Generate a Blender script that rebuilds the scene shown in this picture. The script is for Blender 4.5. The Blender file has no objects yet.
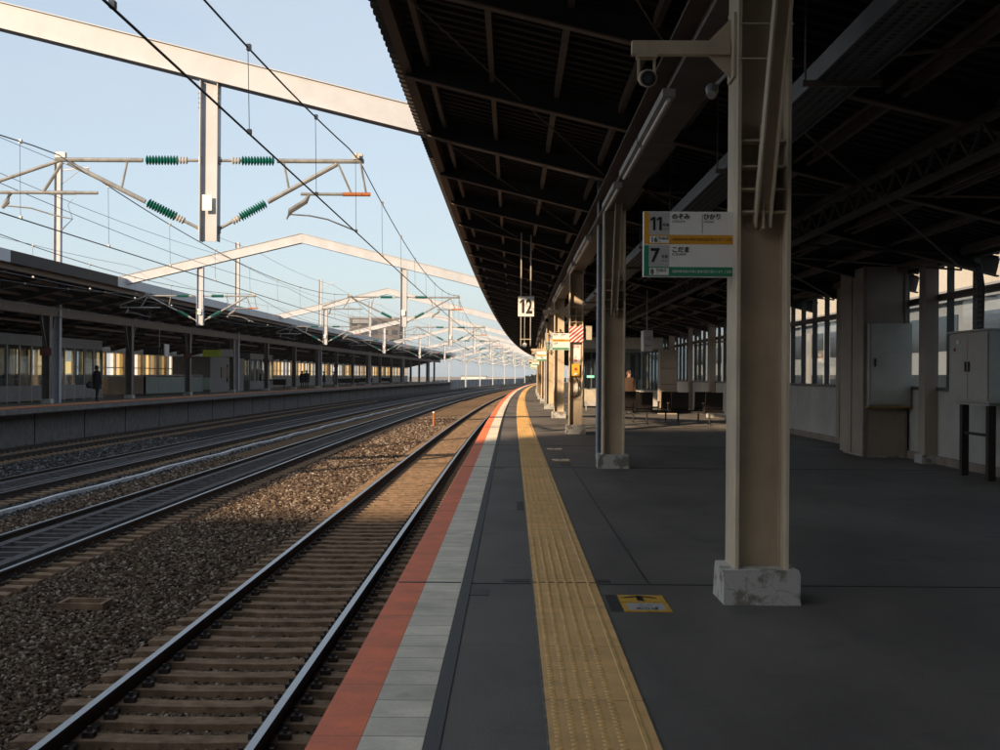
import bpy, math, random
from mathutils import Vector, Matrix
import numpy as np
R = math.radians
random.seed(7); rng = np.random.default_rng(7)
scn = bpy.context.scene
COL = scn.collection

# ------------------------------------------------------------------ camera, sky, sun, exposure
cam_d = bpy.data.cameras.new('camera'); cam = bpy.data.objects.new('camera', cam_d); COL.objects.link(cam)
cam_d.sensor_width = 36; cam_d.lens = 50.4; cam_d.clip_start = .05; cam_d.clip_end = 9000
cam.matrix_world = Matrix.Translation((0, 0, 1.4)) @ Matrix.Rotation(R(.49), 4, 'Z') @ Matrix.Rotation(R(90.02), 4, 'X') @ Matrix.Rotation(R(.4), 4, 'Z')
scn.camera = cam
SUN_AZ, SUN_EL = 206.0, 15.0
w = bpy.data.worlds.new('World'); scn.world = w; w.use_nodes = True
nt = w.node_tree; nt.nodes.clear()
sky = nt.nodes.new('ShaderNodeTexSky'); sky.sky_type = 'NISHITA'; sky.sun_disc = False
sky.sun_elevation = R(SUN_EL); sky.sun_rotation = R(SUN_AZ); sky.air_density = .85; sky.dust_density = 1.6; sky.ozone_density = 1.5
bg = nt.nodes.new('ShaderNodeBackground'); bg.inputs[1].default_value = .15
wo = nt.nodes.new('ShaderNodeOutputWorld')
mixs = nt.nodes.new('ShaderNodeMix'); mixs.data_type = 'RGBA'; mixs.inputs[0].default_value = .62   # thin high haze whitens the whole sky
mixs.inputs[7].default_value = (3.25, 3.62, 3.95, 1)
wtc = nt.nodes.new('ShaderNodeTexCoord'); wmp = nt.nodes.new('ShaderNodeMapping'); wmp.inputs['Scale'].default_value = (1.2, 1.2, 5)   # faint streaks of high cloud
wno = nt.nodes.new('ShaderNodeTexNoise'); wno.inputs['Scale'].default_value = 2.6; wno.inputs['Detail'].default_value = 6; wmr = nt.nodes.new('ShaderNodeMapRange')
wmr.inputs[1].default_value = .38; wmr.inputs[2].default_value = .72; wmr.inputs[3].default_value = .58; wmr.inputs[4].default_value = .80
nt.links.new(wtc.outputs['Generated'], wmp.inputs[0]); nt.links.new(wmp.outputs[0], wno.inputs['Vector']); nt.links.new(wno.outputs[0], wmr.inputs[0]); nt.links.new(wmr.outputs[0], mixs.inputs[0])
nt.links.new(sky.outputs[0], mixs.inputs[6]); nt.links.new(mixs.outputs[2], bg.inputs[0]); nt.links.new(bg.outputs[0], wo.inputs[0])
sd = bpy.data.lights.new('sun', 'SUN'); sd.energy = 4.4; sd.angle = R(.5); sd.color = (1, .75, .50)
sun = bpy.data.objects.new('sun', sd); COL.objects.link(sun)
sv = Vector((math.sin(R(SUN_AZ)) * math.cos(R(SUN_EL)), math.cos(R(SUN_AZ)) * math.cos(R(SUN_EL)), math.sin(R(SUN_EL))))
sun.rotation_euler = sv.to_track_quat('Z', 'Y').to_euler(); sun.location = (-30, -60, 40)
scn.view_settings.view_transform = 'Standard'; scn.view_settings.look = 'None'
scn.view_settings.exposure = .45; scn.view_settings.gamma = 1
scn.render.engine = 'CYCLES'

# ------------------------------------------------------------------ the line curves gently right past 35 m
def c(y): return (max(0., y - 35.)) ** 2 / 10000.
def dc(y): return 2 * max(0., y - 35.) / 10000.
def P(x, y, z): return Vector((x + c(y), y, z))
def offx(px, y): return (px - 512) / 1400 * y - c(y)

# ------------------------------------------------------------------ materials
MAT = {}
def mat(name, col, rough=.6, metal=0., var=.12, scale=3., bump=0., bscale=40., col2=None, thr=None, alpha=None, stretch=None, spec=.5, fine=0.):
    m = bpy.data.materials.new(name); m.use_nodes = True; MAT[name] = m
    n = m.node_tree; L = n.links; b = n.nodes['Principled BSDF']
    b.inputs['Roughness'].default_value = rough; b.inputs['Metallic'].default_value = metal
    b.inputs['Specular IOR Level'].default_value = spec
    if rough >= .6 and not metal: b.inputs['Diffuse Roughness'].default_value = 1.
    tc = n.nodes.new('ShaderNodeTexCoord'); src = tc.outputs['Object']
    geo = n.nodes.new('ShaderNodeNewGeometry'); src = geo.outputs['Position']
    if stretch:
        mp = n.nodes.new('ShaderNodeMapping'); mp.inputs['Scale'].default_value = stretch; L.new(src, mp.inputs[0]); src2 = mp.outputs[0]
    else: src2 = src
    no = n.nodes.new('ShaderNodeTexNoise'); no.inputs['Scale'].default_value = scale; no.inputs['Detail'].default_value = 6; no.inputs['Roughness'].default_value = .62
    L.new(src2, no.inputs['Vector'])
    rp = n.nodes.new('ShaderNodeValToRGB')
    c2 = col2 if col2 else tuple(v * (1 - 2 * var) for v in col)
    hi = col if col2 else tuple(min(1, v * (1 + var)) for v in col)
    lo_p, hi_p = thr if thr else (.32, .68)
    rp.color_ramp.elements[0].position = lo_p; rp.color_ramp.elements[1].position = hi_p
    rp.color_ramp.elements[0].color = (*c2, 1); rp.color_ramp.elements[1].color = (*hi, 1)
    L.new(no.outputs[0], rp.inputs[0]); out = rp.outputs[0]
    if fine:
        n2 = n.nodes.new('ShaderNodeTexNoise'); n2.inputs['Scale'].default_value = 90; n2.inputs['Detail'].default_value = 3; L.new(src, n2.inputs['Vector'])
        mr = n.nodes.new('ShaderNodeMapRange'); mr.inputs[1].default_value = .3; mr.inputs[2].default_value = .7; mr.inputs[3].default_value = 1 - fine; mr.inputs[4].default_value = 1 + fine
        L.new(n2.outputs[0], mr.inputs[0])
        mx = n.nodes.new('ShaderNodeVectorMath'); mx.operation = 'SCALE'; L.new(out, mx.inputs[0]); L.new(mr.outputs[0], mx.inputs['Scale']); out = mx.outputs[0]
    L.new(out, b.inputs['Base Color'])
    rr = n.nodes.new('ShaderNodeMapRange'); rr.inputs[3].default_value = max(0, rough - .08); rr.inputs[4].default_value = min(1, rough + .08); L.new(no.outputs[0], rr.inputs[0]); L.new(rr.outputs[0], b.inputs['Roughness'])
    if bump:
        nb = n.nodes.new('ShaderNodeTexNoise'); nb.inputs['Scale'].default_value = bscale; nb.inputs['Detail'].default_value = 4; L.new(src, nb.inputs['Vector'])
        bp = n.nodes.new('ShaderNodeBump'); bp.inputs['Strength'].default_value = bump; bp.inputs['Distance'].default_value = .01
        L.new(nb.outputs[0], bp.inputs['Height']); L.new(bp.outputs[0], b.inputs['Normal'])
    if alpha is not None: b.inputs['Alpha'].default_value = alpha
    return m
def flat(name, col, rough=.5, metal=0., emit=None, es=1.):
    m = mat(name, col, rough, metal, var=.03, scale=6)
    if emit:
        b = m.node_tree.nodes['Principled BSDF']; b.inputs['Emission Color'].default_value = (*emit, 1); b.inputs['Emission Strength'].default_value = es
    return m
def glass(name, tint, mixf=.9, rough=.03):
    m = bpy.data.materials.new(name); m.use_nodes = True; MAT[name] = m
    n = m.node_tree; L = n.links; n.nodes.remove(n.nodes['Principled BSDF']); o = n.nodes['Material Output']
    t = n.nodes.new('ShaderNodeBsdfTransparent'); t.inputs[0].default_value = (*tint, 1)
    g = n.nodes.new('ShaderNodeBsdfGlossy'); g.inputs['Roughness'].default_value = rough
    fr = n.nodes.new('ShaderNodeFresnel'); fr.inputs[0].default_value = 1.45
    ge = n.nodes.new('ShaderNodeNewGeometry'); iv = n.nodes.new('ShaderNodeMath'); iv.operation = 'SUBTRACT'; iv.inputs[0].default_value = 1; L.new(ge.outputs['Backfacing'], iv.inputs[1])
    mu = n.nodes.new('ShaderNodeMath'); mu.operation = 'MULTIPLY'; L.new(fr.outputs[0], mu.inputs[0]); L.new(iv.outputs[0], mu.inputs[1])
    mx = n.nodes.new('ShaderNodeMixShader'); L.new(mu.outputs[0], mx.inputs[0]); L.new(t.outputs[0], mx.inputs[1]); L.new(g.outputs[0], mx.inputs[2])
    L.new(mx.outputs[0], o.inputs[0]); return m
def frosted(name, col, f=.5):
    m = bpy.data.materials.new(name); m.use_nodes = True; MAT[name] = m
    n = m.node_tree; L = n.links; n.nodes.remove(n.nodes['Principled BSDF']); o = n.nodes['Material Output']
    t = n.nodes.new('ShaderNodeBsdfTranslucent'); t.inputs[0].default_value = (*col, 1)
    g = n.nodes.new('ShaderNodeBsdfTransparent'); g.inputs[0].default_value = (*col, 1)
    geo = n.nodes.new('ShaderNodeNewGeometry'); sx = n.nodes.new('ShaderNodeSeparateXYZ'); L.new(geo.outputs['Position'], sx.inputs[0])
    dv = n.nodes.new('ShaderNodeMath'); dv.operation = 'MULTIPLY'; dv.inputs[1].default_value = 1.35; L.new(sx.outputs[1], dv.inputs[0]); fl = n.nodes.new('ShaderNodeMath'); fl.operation = 'FLOOR'; L.new(dv.outputs[0], fl.inputs[0])
    wn = n.nodes.new('ShaderNodeTexWhiteNoise'); wn.noise_dimensions = '1D'; L.new(fl.outputs[0], wn.inputs['W'])
    rp = n.nodes.new('ShaderNodeValToRGB'); rp.color_ramp.interpolation = 'CONSTANT'; rp.color_ramp.elements[0].color = (.35, .33, .28, 1)
    for p_, c_ in ((.22, (.93, .80, .55)), (.45, (.95, .95, .95)), (.62, (.60, .50, .33)), (.80, (.72, .80, .88))): e_ = rp.color_ramp.elements.new(p_); e_.color = (*c_, 1)
    rp.color_ramp.elements[-1].color = (.72, .80, .88, 1); L.new(wn.outputs[0], rp.inputs[0]); L.new(rp.outputs[0], t.inputs[0]); L.new(rp.outputs[0], g.inputs[0])
    mx = n.nodes.new('ShaderNodeMixShader'); mx.inputs[0].default_value = f; L.new(t.outputs[0], mx.inputs[1]); L.new(g.outputs[0], mx.inputs[2]); L.new(mx.outputs[0], o.inputs[0]); return m

asphalt = mat('asphalt', (.110, .099, .089), .62, var=.22, scale=.9, bump=.35, bscale=160, fine=.22, stretch=(1, .35, 1))
asphalt_joint = mat('joint_filler', (.030, .029, .029), .55, var=.2, scale=8)
red_paint = mat('red_edge_paint', (.47, .105, .06), .6, var=.10, scale=4, bump=.2, bscale=120, fine=.08)
def tile_mat(name, col, dark, size, gap=.012, seed=.12):
    m = mat(name, col, .65, var=.10, scale=3.5, bump=.15, bscale=120, fine=.07)
    n = m.node_tree; L = n.links; b = n.nodes['Principled BSDF']; old = b.inputs['Base Color'].links[0].from_socket
    geo = n.nodes.new('ShaderNodeNewGeometry'); sx = n.nodes.new('ShaderNodeSeparateXYZ'); L.new(geo.outputs['Position'], sx.inputs[0])
    d = n.nodes.new('ShaderNodeMath'); d.operation = 'DIVIDE'; d.inputs[1].default_value = size; L.new(sx.outputs[1], d.inputs[0])
    fl = n.nodes.new('ShaderNodeMath'); fl.operation = 'FLOOR'; L.new(d.outputs[0], fl.inputs[0])
    fr = n.nodes.new('ShaderNodeMath'); fr.operation = 'FRACT'; L.new(d.outputs[0], fr.inputs[0])
    lt = n.nodes.new('ShaderNodeMath'); lt.operation = 'LESS_THAN'; lt.inputs[1].default_value = gap / size; L.new(fr.outputs[0], lt.inputs[0])
    wn = n.nodes.new('ShaderNodeTexWhiteNoise'); wn.noise_dimensions = '1D'; L.new(fl.outputs[0], wn.inputs['W'])
    mr = n.nodes.new('ShaderNodeMapRange'); mr.inputs[3].default_value = 1 - seed; mr.inputs[4].default_value = 1 + seed; L.new(wn.outputs[0], mr.inputs[0])
    sc = n.nodes.new('ShaderNodeVectorMath'); sc.operation = 'SCALE'; L.new(old, sc.inputs[0]); L.new(mr.outputs[0], sc.inputs['Scale'])
    mx = n.nodes.new('ShaderNodeMix'); mx.data_type = 'RGBA'; L.new(lt.outputs[0], mx.inputs[0]); L.new(sc.outputs[0], mx.inputs[6]); mx.inputs[7].default_value = (*dark, 1)
    L.new(mx.outputs[2], b.inputs['Base Color']); return m
red_tile = tile_mat('red_edge_tile', (.80, .19, .075), (.40, .10, .05), .9, .008, .05)
grey_tile = tile_mat('grey_edge_tile', (.70, .645, .53), (.22, .20, .165), .30, .010, .10)
yellow_tile = tile_mat('yellow_tactile_tile', (.70, .43, .165), (.30, .18, .08), 1.2, .014, .05)
yellow_dot = mat('yellow_tactile_dot', (.76, .46, .16), .5, var=.15, scale=5)
concrete = mat('concrete', (.30, .29, .27), .85, var=.2, scale=2, bump=.4, bscale=60, fine=.12)
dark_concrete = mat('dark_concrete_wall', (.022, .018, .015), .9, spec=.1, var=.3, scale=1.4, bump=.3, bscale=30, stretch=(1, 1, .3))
sleeper_m = mat('sleeper_concrete', (.27, .185, .12), .9, spec=.1, var=.25, scale=5, bump=.5, bscale=70, fine=.2)
steel_dark = mat('rusty_rail_side', (.035, .024, .019), .75, var=.3, scale=12)
steel_top = mat('polished_rail_head', (.27, .28, .30), .34, 1., var=.1, scale=10)
plate_grey = mat('grey_track_plate', (.12, .12, .125), .95, var=.2, scale=5, spec=.05)
duct_white = mat('pale_cable_trough', (.55, .57, .60), .6, var=.15, scale=4)
portal_paint = mat('cream_portal_paint', (.44, .465, .51), .5, var=.07, scale=1.5)
galv = mat('galvanised_steel', (.34, .34, .33), .45, .4, var=.14, scale=9)
insul = mat('green_insulator', (.012, .17, .13), .3, var=.1, scale=20)
porcelain = mat('white_porcelain', (.55, .54, .52), .35, var=.1)
wire_m = mat('dark_wire', (.03, .03, .033), .5, .3, var=.1)
orange_m = mat('orange_sleeve', (.50, .16, .05), .5)
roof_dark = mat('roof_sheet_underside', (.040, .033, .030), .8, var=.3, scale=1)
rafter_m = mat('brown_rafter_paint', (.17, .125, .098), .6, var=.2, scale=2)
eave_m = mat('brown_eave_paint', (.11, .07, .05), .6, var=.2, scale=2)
roof_blue = mat('blue_grey_fascia', (.30, .36, .43), .45, var=.1, scale=.6)
roof_black = mat('black_corrugated_apron', (.035, .033, .034), .8, var=.3, scale=4, stretch=(1, 6, 1))
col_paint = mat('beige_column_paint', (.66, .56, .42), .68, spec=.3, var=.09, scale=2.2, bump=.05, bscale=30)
def add_layer(m, col, scale, lo, hi, f=1., vor=False, stretch=(1, 1, 1), detail=6):
    n = m.node_tree; L = n.links; b = n.nodes['Principled BSDF']; old = b.inputs['Base Color'].links[0].from_socket
    geo = n.nodes.new('ShaderNodeNewGeometry'); mp = n.nodes.new('ShaderNodeMapping'); mp.inputs['Scale'].default_value = stretch; L.new(geo.outputs['Position'], mp.inputs[0])
    if vor:
        no = n.nodes.new('ShaderNodeTexVoronoi'); no.inputs['Scale'].default_value = scale; out = no.outputs['Distance']
    else:
        no = n.nodes.new('ShaderNodeTexNoise'); no.inputs['Scale'].default_value = scale; no.inputs['Detail'].default_value = detail; no.inputs['Roughness'].default_value = .65; out = no.outputs[0]
    L.new(mp.outputs[0], no.inputs['Vector'])
    mr = n.nodes.new('ShaderNodeMapRange'); mr.inputs[1].default_value = lo; mr.inputs[2].default_value = hi; mr.inputs[3].default_value = f if vor else 0; mr.inputs[4].default_value = 0 if vor else f; L.new(out, mr.inputs[0])
    mx = n.nodes.new('ShaderNodeMix'); mx.data_type = 'RGBA'; L.new(mr.outputs[0], mx.inputs[0]); L.new(old, mx.inputs[6]); mx.inputs[7].default_value = (*col, 1); L.new(mx.outputs[2], b.inputs['Base Color'])
add_layer(asphalt, (.15, .14, .13), .45, .50, .75, .75, stretch=(1, .5, 1))
add_layer(asphalt, (.050, .048, .047), 1.7, .56, .70, .7)
add_layer(asphalt, (.17, .16, .15), 2.6, .02, .035, .6, vor=True)
add_layer(asphalt, (.03, .03, .03), 3.3, .015, .028, .8, vor=True, stretch=(1, .7, 1))
for _m in (grey_tile, red_tile): add_layer(_m, (.12, .10, .085), 5, .60, .80, .5); add_layer(_m, (.10, .09, .08), 1.1, .55, .8, .35)
for _m in (yellow_tile, yellow_dot): add_layer(_m, (.22, .16, .10), 4, .56, .80, .6); add_layer(_m, (.30, .2, .1), .8, .5, .75, .3)
add_layer(portal_paint, (.33, .31, .29), 2.2, .55, .8, .6, stretch=(1, 1, .35)); add_layer(col_paint, (.36, .29, .20), 1.5, .5, .8, .6, stretch=(2.5, 2.5, .35))
# rust specks on the column paint
def add_rust(m, col=(.12, .045, .015), thr=.71, scale=9):
    n = m.node_tree; L = n.links; b = n.nodes['Principled BSDF']; old = b.inputs['Base Color'].links[0].from_socket
    geo = n.nodes.new('ShaderNodeNewGeometry'); no = n.nodes.new('ShaderNodeTexNoise'); no.inputs['Scale'].default_value = scale; no.inputs['Detail'].default_value = 9; no.inputs['Roughness'].default_value = .75
    L.new(geo.outputs['Position'], no.inputs['Vector'])
    rp = n.nodes.new('ShaderNodeValToRGB'); rp.color_ramp.elements[0].position = thr; rp.color_ramp.elements[1].position = thr + .03; L.new(no.outputs[0], rp.inputs[0])
    mx = n.nodes.new('ShaderNodeMix'); mx.data_type = 'RGBA'; L.new(rp.outputs[0], mx.inputs[0]); L.new(old, mx.inputs[6]); mx.inputs[7].default_value = (*col, 1); L.new(mx.outputs[2], b.inputs['Base Color'])
add_rust(col_paint, thr=.705)
add_rust(portal_paint, (.30, .2, .12), .74, 5)
base_m = mat('cracked_plaster', (.50, .49, .46), .85, var=.1, scale=6, bump=.5, bscale=40, col2=(.24, .215, .18), thr=(.41, .49))
def add_cracks(m, scale=6, wd=.022, col=(.05, .045, .04)):
    n = m.node_tree; L = n.links; b = n.nodes['Principled BSDF']; old = b.inputs['Base Color'].links[0].from_socket
    geo = n.nodes.new('ShaderNodeNewGeometry'); no = n.nodes.new('ShaderNodeTexNoise'); no.inputs['Scale'].default_value = 7
    L.new(geo.outputs['Position'], no.inputs['Vector'])
    ad = n.nodes.new('ShaderNodeMix'); ad.data_type = 'RGBA'; ad.inputs[0].default_value = .12; L.new(geo.outputs['Position'], ad.inputs[6]); L.new(no.outputs['Color'], ad.inputs[7])
    vo = n.nodes.new('ShaderNodeTexVoronoi'); vo.feature = 'DISTANCE_TO_EDGE'; vo.inputs['Scale'].default_value = scale; L.new(ad.outputs[2], vo.inputs['Vector'])
    lt = n.nodes.new('ShaderNodeMath'); lt.operation = 'LESS_THAN'; lt.inputs[1].default_value = wd; L.new(vo.outputs[0], lt.inputs[0])
    mx = n.nodes.new('ShaderNodeMix'); mx.data_type = 'RGBA'; L.new(lt.outputs[0], mx.inputs[0]); L.new(old, mx.inputs[6]); mx.inputs[7].default_value = (*col, 1); L.new(mx.outputs[2], b.inputs['Base Color'])
add_cracks(base_m, 6.5, .0055, (.14, .12, .095))
wall_white = mat('white_wall_panel', (.52, .50, .47), .7, var=.1, scale=1.2)
wall_beige = mat('beige_wall_panel', (.40, .33, .265), .7, var=.1, scale=1.2)
plinth_m = mat('plinth', (.30, .25, .21), .8, var=.15)
girder_left = mat('brown_grey_girder', (.20, .165, .14), .6, var=.15)
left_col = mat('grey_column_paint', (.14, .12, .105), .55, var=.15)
lattice_m = mat('dark_lattice_paint', (.075, .058, .048), .7)
seam_m = mat('mortar_seam', (.19, .17, .14), .8, var=.4, scale=7)
mute_w = mat('shade_toned_room_panel', (.20, .195, .19), .6)  # white panels darkened in the colour to look shaded
lip_m = mat('platform_lip_concrete', (.15, .145, .14), .85, var=.2)
frame_dark = mat('dark_window_frame', (.06, .055, .05), .5)
frame_cream = mat('cream_window_frame', (.50, .44, .34), .5)
cabinet_m = mat('grey_cabinet_paint', (.40, .385, .345), .45, var=.07)
cabinet2_m = mat('pale_cabinet_paint', (.45, .43, .37), .5, var=.07)
yel_edge = mat('yellowed_edge', (.35, .22, .07), .6)
black_m = mat('black_plastic', (.012, .011, .011), .5)
cable_m = mat('black_cable', (.015, .015, .016), .5)
lamp_m = mat('lamp_housing', (.42, .38, .33), .5)
tray_m = mat('grey_cable_tray', (.10, .105, .11), .5, .3)
sign_white = flat('sign_white', (.82, .81, .78), .4)
sign_grey = flat('sign_grey', (.47, .47, .46), .4)
sign_orange = flat('sign_orange', (.70, .33, .02), .4)
sign_green = flat('sign_green', (.02, .23, .12), .4)
sign_black = flat('sign_black', (.012, .012, .013), .4)
sign_yg = flat('sign_yellow_green', (.30, .34, .03), .4, emit=(.3, .4, .02), es=.04)
floor_yel = mat('floor_sign_yellow', (.55, .31, .03), .6, var=.15, scale=10)
red_mark = flat('red_marking', (.55, .03, .025), .5)
yellow_box = flat('yellow_box', (.75, .40, .02), .4)
ballast_m = mat('ballast_base', (.16, .112, .076), .95, spec=0., var=.35, scale=22, bump=1., bscale=26, fine=.5)
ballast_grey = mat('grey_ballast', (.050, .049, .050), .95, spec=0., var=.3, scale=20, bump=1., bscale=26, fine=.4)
ground_m = mat('far_ground', (.16, .15, .13), .95, var=.3, scale=.05)
bld_brown = mat('brown_building', (.17, .15, .15), .8, var=.15, scale=.2)
bld_cream = mat('cream_building', (.60, .56, .49), .8, var=.08, scale=.1)
bld_grey = mat('grey_building', (.30, .31, .33), .8, var=.1, scale=.1)
bld_white = mat('white_building', (.7, .7, .68), .8, var=.05, scale=.1)
fence_m = mat('grey_barrier', (.15, .17, .20), .7, var=.3, scale=.35)
leaf_m = mat('dark_leaves', (.03, .04, .028), .8, var=.4, scale=2)
bark_m = mat('bark', (.10, .07, .05), .9)
win_dark = mat('dark_glazing', (.04, .05, .065), .15)
pane_clear = glass('clear_pane', (.93, .94, .95)); pane_dim = glass('dim_pane', (.80, .84, .86))
pane_frost = frosted('frosted_pane', (.95, .88, .72), .25)
seat_m = mat('dark_brown_seat', (.013, .010, .009), .3); arm_m = mat('wooden_armrest', (.35, .15, .06), .4)
skin_m = flat('skin', (.45, .27, .19)); hair_dark = flat('dark_hair', (.015, .012, .01)); hair_fair = flat('fair_hair', (.12, .06, .03))
coat_black = mat('black_coat', (.012, .012, .014), .8); coat_brown = mat('brown_coat', (.085, .045, .024), .85); coat_grey = mat('grey_coat', (.12, .12, .13), .8)
trouser = mat('dark_trousers', (.02, .02, .025), .8)
# ballast stone material: every stone its own tone
stone_m = bpy.data.materials.new('ballast_stone'); stone_m.use_nodes = True
_n = stone_m.node_tree; _g = _n.nodes.new('ShaderNodeNewGeometry'); _r = _n.nodes.new('ShaderNodeValToRGB')
_els = [(0, (.03, .021, .017)), (.3, (.085, .057, .041)), (.6, (.145, .100, .070)), (.86, (.21, .160, .115)), (1, (.42, .37, .31))]
_r.color_ramp.elements[0].position = 0; _r.color_ramp.elements[0].color = (*_els[0][1], 1); _r.color_ramp.elements[1].position = 1; _r.color_ramp.elements[1].color = (*_els[-1][1], 1)
for p, cc in _els[1:-1]: e = _r.color_ramp.elements.new(p); e.color = (*cc, 1)
_n.links.new(_g.outputs['Random Per Island'], _r.inputs[0]); _n.links.new(_r.outputs[0], _n.nodes['Principled BSDF'].inputs['Base Color']); _n.nodes['Principled BSDF'].inputs['Roughness'].default_value = .9; _n.nodes['Principled BSDF'].inputs['Specular IOR Level'].default_value = .08; _n.nodes['Principled BSDF'].inputs['Diffuse Roughness'].default_value = 1.

# ------------------------------------------------------------------ mesh builder
class MB:
    def __init__(s): s.v = []; s.f = []; s.m = []
    def add(s, vs, fs, mi=0):
        o = len(s.v); s.v += [tuple(v) for v in vs]; s.f += [tuple(i + o for i in f) for f in fs]; s.m += [mi] * len(fs); return s
    def box(s, x0, x1, y0, y1, z0, z1, mi=0, curve=False):
        q = [(x, y, z) for z in (z0, z1) for y in (y0, y1) for x in (x0, x1)]
        if curve: q = [P(*p) for p in q]
        return s.add(q, [(0, 2, 3, 1), (4, 5, 7, 6), (0, 1, 5, 4), (2, 6, 7, 3), (0, 4, 6, 2), (1, 3, 7, 5)], mi)
    def bar(s, a, b, wd, ht, mi=0, up=(0, 0, 1)):
        a = Vector(a); b = Vector(b); d = (b - a).normalized(); u = Vector(up)
        if abs(d.dot(u)) > .98: u = Vector((0, 1, 0))
        r = d.cross(u).normalized(); t = r.cross(d).normalized()
        q = [p + r * sx * wd / 2 + t * sz * ht / 2 for p in (a, b) for sx, sz in ((-1, -1), (1, -1), (1, 1), (-1, 1))]
        return s.add(q, [(0, 1, 2, 3), (7, 6, 5, 4), (0, 4, 5, 1), (1, 5, 6, 2), (2, 6, 7, 3), (3, 7, 4, 0)], mi)
    def tube(s, pts, r, n=8, mi=0):
        pts = [Vector(p) for p in pts]; rs = r if isinstance(r, (list, tuple)) else [r] * len(pts)
        vs = []; fs = []
        for i, p in enumerate(pts):
            d = (pts[min(i + 1, len(pts) - 1)] - pts[max(i - 1, 0)]).normalized()
            u = Vector((0, 0, 1)) if abs(d.z) < .9 else Vector((1, 0, 0))
            a = d.cross(u).normalized(); b = d.cross(a).normalized()
            for k in range(n):
                t = 2 * math.pi * k / n; vs.append(p + (a * math.cos(t) + b * math.sin(t)) * rs[i])
        for i in range(len(pts) - 1):
            for k in range(n): k2 = (k + 1) % n; fs.append((i * n + k, i * n + k2, (i + 1) * n + k2, (i + 1) * n + k))
        fs.append(tuple(range(n))[::-1]); fs.append(tuple(range((len(pts) - 1) * n, len(pts) * n)))
        return s.add(vs, fs, mi)
    def ribs(s, a, b, r0, r1, n, mi=0):
        a = Vector(a); b = Vector(b); pts = []; rs = []
        for i in range(n):
            for t, r in ((0, r0), (.3, r1), (.45, r1), (.9, r0)): pts.append(a.lerp(b, (i + t) / n)); rs.append(r)
        return s.tube(pts, rs, 10, mi)
    def sweep(s, prof, ys, mi=0, closed=True, mids=None):   # prof: (x,z) section swept along the curve
        n = len(prof); vs = [P(x, y, z) for y in ys for x, z in prof]; o = len(s.v); fs = []; ms = []
        m = n if closed else n - 1
        for i in range(len(ys) - 1):
            for k in range(m):
                k2 = (k + 1) % n; fs.append((i * n + k, i * n + k2, (i + 1) * n + k2, (i + 1) * n + k)); ms.append(mids[k] if mids else mi)
        if closed: fs += [tuple(range(n))[::-1], tuple(range((len(ys) - 1) * n, len(ys) * n))]; ms += [mi, mi]
        s.v += [tuple(v) for v in vs]; s.f += [tuple(i + o for i in f) for f in fs]; s.m += ms; return s
    def build(s, name, m, parent=None, local=False, smooth=False):
        me = bpy.data.meshes.new(name)
        vs = s.v
        if parent is not None and not local:
            inv = wmat(parent).inverted(); vs = [tuple(inv @ Vector(v)) for v in vs]
        me.from_pydata(vs, [], s.f); ms = m if isinstance(m, (list, tuple)) else [m]
        for x in ms: me.materials.append(x)
        if len(ms) > 1: me.polygons.foreach_set('material_index', s.m)
        if smooth: me.polygons.foreach_set('use_smooth', [True] * len(me.polygons))
        me.update(); o = bpy.data.objects.new(name, me); COL.objects.link(o)
        if parent is not None: o.parent = parent
        return o
def wmat(o):
    m = o.matrix_basis.copy()
    while o.parent: o = o.parent; m = o.matrix_basis @ m
    return m
def tag(o, label, cat, group=None):
    o['label'] = label; o['category'] = cat
    if group: o['group'] = group
    return o
def struct(o, kind='structure'): o['kind'] = kind; return o
def thing(name, label, cat, loc=(0, 0, 0), rz=0., group=None):
    o = bpy.data.objects.new(name, None); COL.objects.link(o); o.location = loc; o.rotation_euler = (0, 0, rz); o.empty_display_size = .1
    return tag(o, label, cat, group)
KIDS = {}
def copy_tree(o, parent=None):
    cp = o.copy(); COL.objects.link(cp)
    if parent is not None: cp.parent = parent
    for ch in list(o.children): copy_tree(ch, cp)
    return cp
def yrange(a, b, step=6.): n = max(1, int(math.ceil((b - a) / step))); return [a + (b - a) * i / n for i in range(n + 1)]
ORD = 'first second third fourth fifth sixth seventh eighth ninth tenth eleventh twelfth thirteenth fourteenth fifteenth sixteenth seventeenth eighteenth nineteenth twentieth'.split() + ['twenty-' + x for x in 'first second third fourth fifth sixth seventh eighth ninth'.split()]
def text_mesh(mb, txt, size, org, ux, uz, mi, depth=.0, align='LEFT', sx=1., bold=0.):
    cu = bpy.data.curves.new('t', 'FONT'); cu.body = txt; cu.size = size; cu.align_x = align; cu.offset = bold; cu.resolution_u = 3
    ob = bpy.data.objects.new('t', cu); COL.objects.link(ob)
    me = bpy.data.meshes.new_from_object(ob.evaluated_get(bpy.context.evaluated_depsgraph_get()))
    ux = Vector(ux); uz = Vector(uz); org = Vector(org)
    mb.add([org + ux * v.co.x * sx + uz * v.co.y for v in me.vertices], [tuple(p.vertices) for p in me.polygons], mi)
    bpy.data.objects.remove(ob); bpy.data.curves.remove(cu); bpy.data.meshes.remove(me)

def digit_one(mb, x, z, y, h, wd, curve=True):
    st = h * .19; f = P if curve else (lambda a, b, c_: Vector((a, b, c_)))
    mb.add([f(x + wd - st, y, z), f(x + wd, y, z), f(x + wd, y, z + h), f(x + wd - st, y, z + h)], [(0, 1, 2, 3)])
    mb.add([f(x + wd - st, y, z + h), f(x + wd - st, y, z + h * .80), f(x, y, z + h * .70), f(x, y, z + h * .84)], [(0, 1, 2, 3)][::-1])
CEN = -19.42
ZR = -1.25      # rail head
ZS = -1.400      # sleeper top
ZB = -1.46      # ballast
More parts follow.
